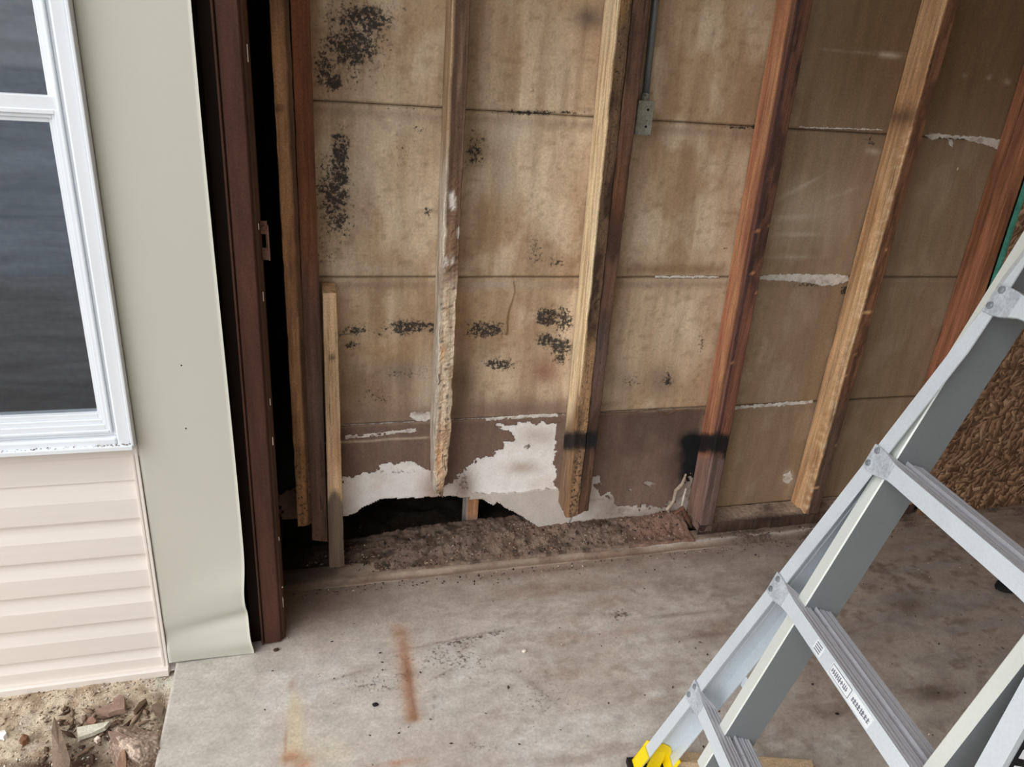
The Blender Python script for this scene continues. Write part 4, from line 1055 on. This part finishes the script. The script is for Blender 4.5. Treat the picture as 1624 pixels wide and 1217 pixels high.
# conduit and box
cb = thing('conduit_box', (.845, 1.87, 1.24), 'weathered metal outlet box with grey conduit on the dark doubled stud', 'box')
b0 = onY(1005, 213, 1.842); b1 = onY(1031, 214, 1.842); t0 = onY(1018, 160, 1.842)
MB().box(b0[0] + .002, b1[0] - .001, 1.842, YW - .003, b0[2], t0[2]).make('box_body', MT['galv'], cb, bevel=.003)
MB().box(b0[0] + .001, b1[0], 1.8385, 1.842, b0[2] - .001, t0[2] + .001).make('cover_plate', MT['galv'], cb, bevel=.001)
for f in (.25, .75):
    MB().tube([((b0[0] + b1[0]) / 2 + .006, 1.8385, b0[2] + (t0[2] - b0[2]) * f), ((b0[0] + b1[0]) / 2 + .006, 1.837, b0[2] + (t0[2] - b0[2]) * f)], .0032, 8).make('screw', MT['rubber'], cb)
ca = onY(1023, 148, 1.868); 
MB().tube([(ca[0], 1.866, t0[2] - .004), (ca[0] + .001, 1.866, t0[2] + .018)], .012, 12).make('connector', MT['galv'], cb)
MB().tube([(ca[0] + .001, 1.866, t0[2] + .01), (onY(1039, 0, 1.868)[0], 1.866, onY(1039, 0, 1.868)[2]), (.838, 1.866, 2.39)], .0095, 12).make('conduit', MT['pipe'], cb, smooth=True)

# ------------------------------------------------------------------ ladder
P0 = np.array([.7121, .9646, .2815])
LU = np.array([.28277488, -.03963653, .958367]); LR = np.array([-.13881287, -.99031863, 0.0]); LN = np.array([-.9490887, .13303367, .28553929])
def L(a, b_, k): return P0 + a * LR + b_ * LU - k * LN
FL = -.1481
def aout(b_, near=False):
    """outer edge (away from the middle) of the flared outer rail's front flange"""
    o_ = -.0155 + .1481 * b_
    return o_ if not near else .557 - (o_ + .0)
ld = thing('step_ladder', (L(.27, -.2938, .04)[0], L(.27, -.2938, .04)[1], 0.0), 'aluminium folding ladder with yellow foot standing on the floor at the right', 'ladder')
BT = 1.98
def rail_outer(near):
    sgn = -1 if near else 1
    def A(b_, off): return aout(b_, near) + sgn * off
    b0, b1 = -.285, 1.15
    n = 2
    def ring(b_):
        # C channel open to the inside, wrapped round the inner rail where they overlap
        pr = [(0, 0), (.028, 0), (.028, .0022), (.0025, .0022), (.0025, .022), (.0042, .0235), (.0025, .025), (.0025, .033), (.0042, .0345), (.0025, .036), (.0025, .0625), (.028, .0625), (.028, .065), (0, .065)]
        o_ = []
        for p, k in pr:
            a = aout(b_, False) + p
            if k > .003: a = min(a, .083 if p < .02 else .105)
            else: a = min(a, .134)
            if near: a = .557 - a if k > .003 else .557 - (aout(b_, False) + p)
            if near and k <= .003: a = max(a, .4235 if p > .02 else .43)
            o_.append(L(a, b_, k))
        return o_
    mb = MB(); mb.loft([ring(q) for q in (b0, 0, .3, .45, .55, .6, .65, .7, .75, .8, .87, .95, 1.02, 1.15)])
    return mb.make('outer_rail', MT['alum'], ld)
of, on = rail_outer(False), rail_outer(True)
def rail_inner(a0, a1, near):
    mb = MB()
    def ring(b_, da=0):
        pr = [(a0, .013), (a1 - .002, .013), (a1, .015), (a1, .083), (a1 - .003, .0845), (a0, .0845)] if not near else [(a0 + .002, .013), (a1, .013), (a1, .0845), (a0 + .003, .0845), (a0, .083), (a0, .015)]
        return [L(p, b_, k) for p, k in pr]
    # front face pale; side web darker, its shade put into the colour
    r0, r1 = ring(-.10 if not near else -.10), ring(BT)
    n = len(r0); V = r0 + r1; F_ = [(i, (i + 1) % n, n + (i + 1) % n, n + i) for i in range(n)] + [tuple(range(n - 1, -1, -1)), tuple(range(n, 2 * n))]
    mi = [0] * len(F_)
    for i in range(n):
        ks = [r for r in ((0, 1) if True else ())]
    for i in range(n):
        q = [(a0, .013), (a1 - .002, .013), (a1, .015), (a1, .083), (a1 - .003, .0845), (a0, .0845)] if not near else [(a0 + .002, .013), (a1, .013), (a1, .0845), (a0 + .003, .0845), (a0, .083), (a0, .015)]
        if abs(q[i][0] - q[(i + 1) % n][0]) < .0035 and abs(q[i][1] - q[(i + 1) % n][1]) > .02: mi[i] = 1
    o = mk('inner_rail', np.array(V), F_, [MT['paintal'], MT['web']], ld, midx=mi)
    bm = bmesh.new(); bm.from_mesh(o.data); bmesh.ops.recalc_face_normals(bm, faces=bm.faces); bm.to_mesh(o.data); bm.free()
    return o
rail_inner(.086, .1095, False)
ni = rail_inner(.4285, .4515, True)

BR = [-.003, .3065, .6035, .8975]     # tops of the visible outer steps
def smooth_t(x): return x * x * (3 - 2 * x)
def rung_outer(bt, nm='outer_step'):
    af, an = aout(bt - .01) + .001, aout(bt - .01, True) - .001
    N_ = 22; rings = []
    for i in range(N_ + 1):
        f = i / N_; a = af + (an - af) * (f if False else (.5 - .5 * math.cos(math.pi * f)) * .35 + f * .65)
        d = min(a - af, an - a); t = smooth_t(min(max((d - .022) / .045, 0), 1))
        pr = [(-.0045, 0.0 + .006 * (1 - t)), ]
        # top with ridges from front to back
        kb = .0245 * t + (-.0018) * (1 - t)
        rid = [0, -.0018, 0, 0, -.0018, 0, 0, -.0018, 0, -.0018, 0]
        top = [(-.0045 + (kb + .0045) * q / 10.0, (.006 * (1 - t)) + (rid[q] * t if rid[q] else 0)) for q in range(11)]
        low = [(kb, -.004 - .002 * (1 - t) + .006 * (1 - t)), (kb * .9, -.022 - .012 * (1 - t)), (-.0045 + .003, -.028 - .010 * (1 - t)), (-.0045, -.027 - .010 * (1 - t))]
        shear = .28 * t        # tread tilts level although the rail leans
        rings.append([L(a, bt + dz + (k + .0045) * (.296) * t * 0, k) for k, dz in top + low])
    mb = MB(); mb.loft(rings)
    o = mb.make(nm, [MT['tread'], MT['alum'], MT['paddle']], ld)
    n_ = len(rings[0]); fr = n_ - 1
    for q, pl_ in enumerate(o.data.polygons):
        if q < N_ * n_ and q % n_ in (fr, fr - 1):
            kk = q // n_; am = sum(rings[kk][0][i] * LR[i] for i in range(3)); aa0 = sum(rings[0][0][i] * LR[i] for i in range(3)); aa1 = sum(rings[-1][0][i] * LR[i] for i in range(3))
            pl_.material_index = 1 if min(am - aa0, aa1 - am) > .045 else 2
    for side in (0, 1):
        ar = (af + .0125) if side == 0 else (an - .0125)
        for db in (-.001, -.026):
            aa = ar + (.1481 * db if side == 0 else -.1481 * db)
            rv = MB(); rv.tube([L(aa, bt + db, -.004), L(aa, bt + db, -.0068), L(aa, bt + db, -.0074)], [.0058, .0052, .003], 14)
            rv.make('rivet', MT['pipe_light'], o)
    return o
def rung_inner(bt, nm='inner_step'):
    a0, a1 = .109, .429
    rid = [0, 0, -.0018, 0, -.0018, 0, 0, -.0018, 0, -.0018, 0, 0]
    top = [(.034 + .0012 * 0, .0)] + [(.036 + .030 * q / 11.0, rid[q] + 0.0) for q in range(12)]
    pr = [(.034, -.003), (.034, .0022), (.0362, .0022), (.0362, 0)] + [(.0375 + .0285 * q / 11.0, rid[q]) for q in range(12)] + [(.066, -.005), (.060, -.032), (.040, -.032)]
    mb = MB(); mb.loft([[L(a0, bt + dz, k) for k, dz in pr], [L(a1, bt + dz, k) for k, dz in pr]])
    return mb.make(nm, MT['tread'], ld)
steps = []
for q in BR: steps.append(rung_outer(q)); rung_inner(q + .002)
for q in (1.20, 1.50, 1.80): rung_inner(q)
# braces under the lowest step
for near in (0, 1):
    w = aout(-.10, bool(near)) + (.004 if not near else -.004); s_ = 1 if not near else -1
    mb = MB(); mb.tube([L(w, -.085, .040), L(w + s_ * .012, -.070, .038), L(w + s_ * .085, -.030, .020)], [.006, .0075, .006], 8)
    mb.make('brace', MT['alum'], ld)
# stay plate joining outer and inner rail near the bottom of the inner section
mb = MB(); mb.obox(L(.050, .055, .066), LR * .030, LU * .012, LN * .0012); mb.make('stay_plate', MT['alum'], ld, bevel=.001)
# feet
for near in (False, True):
    sgn = -1 if near else 1
    def A(b_, off): return aout(b_, near) + sgn * off
    def wall(pr, h):  # pr: (off,k,btop) list -> thin wrap
        return
    ft = MB(); bb = -.285; bt_f, bt_w, bt_b = -.222, -.205, -.212
    for (o0, o1, k0, k1, top, slope) in ((-.004, .030, -.0042, -.0004, bt_f, .0), (-.004, -.0003, -.0042, .069, bt_w, .0), (-.004, .034, .0655, .0695, bt_b, .0)):
        def ring(b_): return [L(A(b_, o0), b_, k0), L(A(b_, o1), b_, k0), L(A(b_, o1), b_, k1), L(A(b_, o0), b_, k1)]
        ft.loft([ring(bb), ring(top)])
    arc = [(.0025, -.228), (.006, -.212), (.016, -.203), (.032, -.199), (.050, -.205), (.060, -.218), (.0625, -.232), (.0625, bb), (.0025, bb)]
    ft.loft([[L(A(b_, .0027), b_, k) for k, b_ in arc], [L(A(b_, .0062), b_, k) for k, b_ in arc]])
    ft.loft([[L(A(b_, .004), b_, k) for b_, k in ((-.232, .0585), (bb, .0585), (bb, .0622), (-.232, .0622))], [L(A(b_, .030), b_, k) for b_, k in ((-.236, .0585), (bb, .0585), (bb, .0622), (-.236, .0622))]])
    # folded inner gusset
    ft.add([L(A(bt_w - .01, .0005), bt_w - .01, .020), L(A(bt_w - .01, .0005), bt_w - .01, .050), L(A(bb, .020), bb, .050), L(A(bb, .020), bb, .020),
            L(A(bt_w - .01, .003), bt_w - .008, .020), L(A(bt_w - .01, .003), bt_w - .008, .050), L(A(bb, .024), bb, .050), L(A(bb, .024), bb, .020)], BOXF)
    boot = ft.make('foot', MT['yellow'], ld, bevel=.001); boot['label'] = 'yellow plastic foot'
    pd_ = MB(); c = L(A(-.289, .014), -.289, .032); hx = np.array([LN[0], LN[1], 0]); hx /= np.linalg.norm(hx)
    zc = (c[2] - .006) / 2 + .001
    pd_.obox((c[0], c[1], max(zc, .008)), hx * .042, LR * .024, (0, 0, max(zc, .008) - .0005)); pd_.make('rubber_pad', MT['rubber'], boot, bevel=.002)
# labels on the second step front
def sticker(a0, a1, bt, b0, b1, name='label', par=None, mat='sticker', k=-.0048):
    mb = MB(); mb.obox(L((a0 + a1) / 2, bt + (b0 + b1) / 2, k), LR * (a1 - a0) / 2, LU * (b1 - b0) / 2, LN * .0002); return mb.make(name, MT[mat], par)
s2 = steps[1]; bt = BR[1]
def la(px, py):
    ry = ray(px, py); o = np.array([0, 0, HC]); t = ((P0 + .0045 * LN - o) @ LN) / (ry @ LN); return float((o + t * ry - P0) @ LR)
a1_, a2_, a3_, a4_, a5_ = la(1288, 1028), la(1300, 1042), la(1315, 1062), la(1348, 1106), la(1380, 1150)
sticker(a1_, a2_, bt, -.023, -.004, 'label', s2)
for q in range(4): sticker(a1_ + .003, a2_ - .003, bt, -.0205 + q * .0042, -.0185 + q * .0042, 'label_print', s2, 'ink', -.0052)
sticker(a3_, a4_, bt, -.024, -.003, 'label', s2)
sticker(a3_ + .002, a4_ - .002, bt, -.0222, -.0048, 'label_print', s2, 'ink', -.0052)
sticker(a3_ + .0032, a4_ - .0032, bt, -.0210, -.0060, 'label_print', s2, 'sticker', -.0056)
rs = np.random.RandomState(2)
mb = MB(); a = a3_ + .007
while a < a4_ - .009:
    w_ = .0022 + rs.rand() * .0015; hgt = .0035 + rs.rand() * .002
    mb.obox(L(a, bt - .0135, -.0060), LR * w_ * .35, LU * hgt * .9, LN * .0002); mb.obox(L(a + w_ * .5, bt - .0135 + (rs.rand() - .5) * .006, -.0060), LR * w_ * .5, LU * .0007, LN * .0002)
    a += w_ * 1.6
mb.make('label_print', MT['ink'], s2)
sticker(a4_ + .001, a5_, bt, -.024, -.004, 'label', s2)
mb = MB(); a = a4_ + .006
while a < a5_ - .004:
    w_ = .0025 + rs.rand() * .002; hgt = .003 + rs.rand() * .002
    mb.obox(L(a, bt - .014, -.0054), LR * w_ * .3, LU * hgt, LN * .0002); mb.obox(L(a + w_ * .4, bt - .014 - hgt * .7, -.0054), LR * w_ * .5, LU * .0006, LN * .0002)
    mb.obox(L(a + w_ * .5, bt - .0125, -.0054), LR * w_ * .4, LU * .0006, LN * .0002)
    a += w_ * 1.5
mb.make('label_print', MT['ink'], s2)
# black warning label on the outside of the near outer rail
mb = MB(); 
def Aw(b_, k): return aout(b_, True) + .0006
c0, c1, c2, c3 = L(Aw(.30, 0), .30, .008), L(Aw(.30, 0), .30, .058), L(Aw(.52, 0), .52, .058), L(Aw(.52, 0), .52, .008)
mb.add([c0, c1, c2, c3] + [x + LR * .0004 for x in (c0, c1, c2, c3)], BOXF); mb.make('warning_label', MT['rubber'], on)
mb = MB()
for q in range(9):
    b_ = .315 + q * .022
    for kk, wl in ((.014, .012), (.030, .010), (.044, .009)):
        A0 = [L(Aw(b_, 0), b_, kk), L(Aw(b_, 0), b_, kk + wl), L(Aw(b_ + .012, 0), b_ + .012, kk + wl), L(Aw(b_ + .012, 0), b_ + .012, kk)]
        mb.add([x + LR * .0005 for x in A0] + [x + LR * .0008 for x in A0], BOXF)
mb.make('label_print', MT['sticker'], on)['label'] = 'white print on the black warning label'
# rear section of the folding ladder, hinged at the top
HT = L(.27, BT, .05)
hd = np.array([-LN[0], -LN[1], 0]); hd /= np.linalg.norm(hd)      # away from the front section
UR = LU * 1.0; UR = UR - 2 * (UR @ hd) * hd                        # mirrored lean
for s_ in (-1, 1):
    top = HT + LR * s_ * .172 + hd * .05; t = (top[2] - .012) / UR[2]; bot = top - UR * t - LR * 0 + LR * s_ * .05
    mb = MB(); nh = np.cross(UR, LR); nh /= np.linalg.norm(nh)
    mb.loft([[c + LR * x + nh * y for x, y in ((-.012, -.036), (.012, -.036), (.012, .036), (-.012, .036))] for c in (bot, top)])
    mb.make('rear_rail', MT['alum'], ld, bevel=.002)
    mb = MB(); mb.tube([HT + LR * s_ * .165 - np.array([0, 0, .0]), HT + LR * s_ * .19], .04, 18); mb.make('hinge', MT['rubber'], ld)
for q in range(1, 6):
    c = HT + hd * .05 - UR * (q * .305)
    wd = .16 + .05 * (q * .305 / 1.98)
    mb = MB(); mb.obox(c, LR * wd, hd * .014, np.array([0, 0, .012])); mb.make('rear_step', MT['tread'], ld, bevel=.002)

# lath on the floor by the ladder foot
d = np.array([1.0306 - .757, .958 - 1.034, 0]); d /= np.linalg.norm(d); e = np.array([-d[1], d[0], 0])
c = np.array([.757, 1.034, 0]) + d * .10 - e * .014 + np.array([0, 0, .0085])
V = MB().obox(c, d * .19, e * .014, np.array([0, 0, .0075]))
o = V.make('wood_lath', surf('pale_lath', S(206, 182, 150), .8, (4, 40, 40), 6, .2), bevel=.001)
tag(o, 'thin pale wood strip lying on the floor beside the yellow ladder foot', 'lath')

for o in list(bpy.data.objects):
    if '_o' in o: del o['_o']
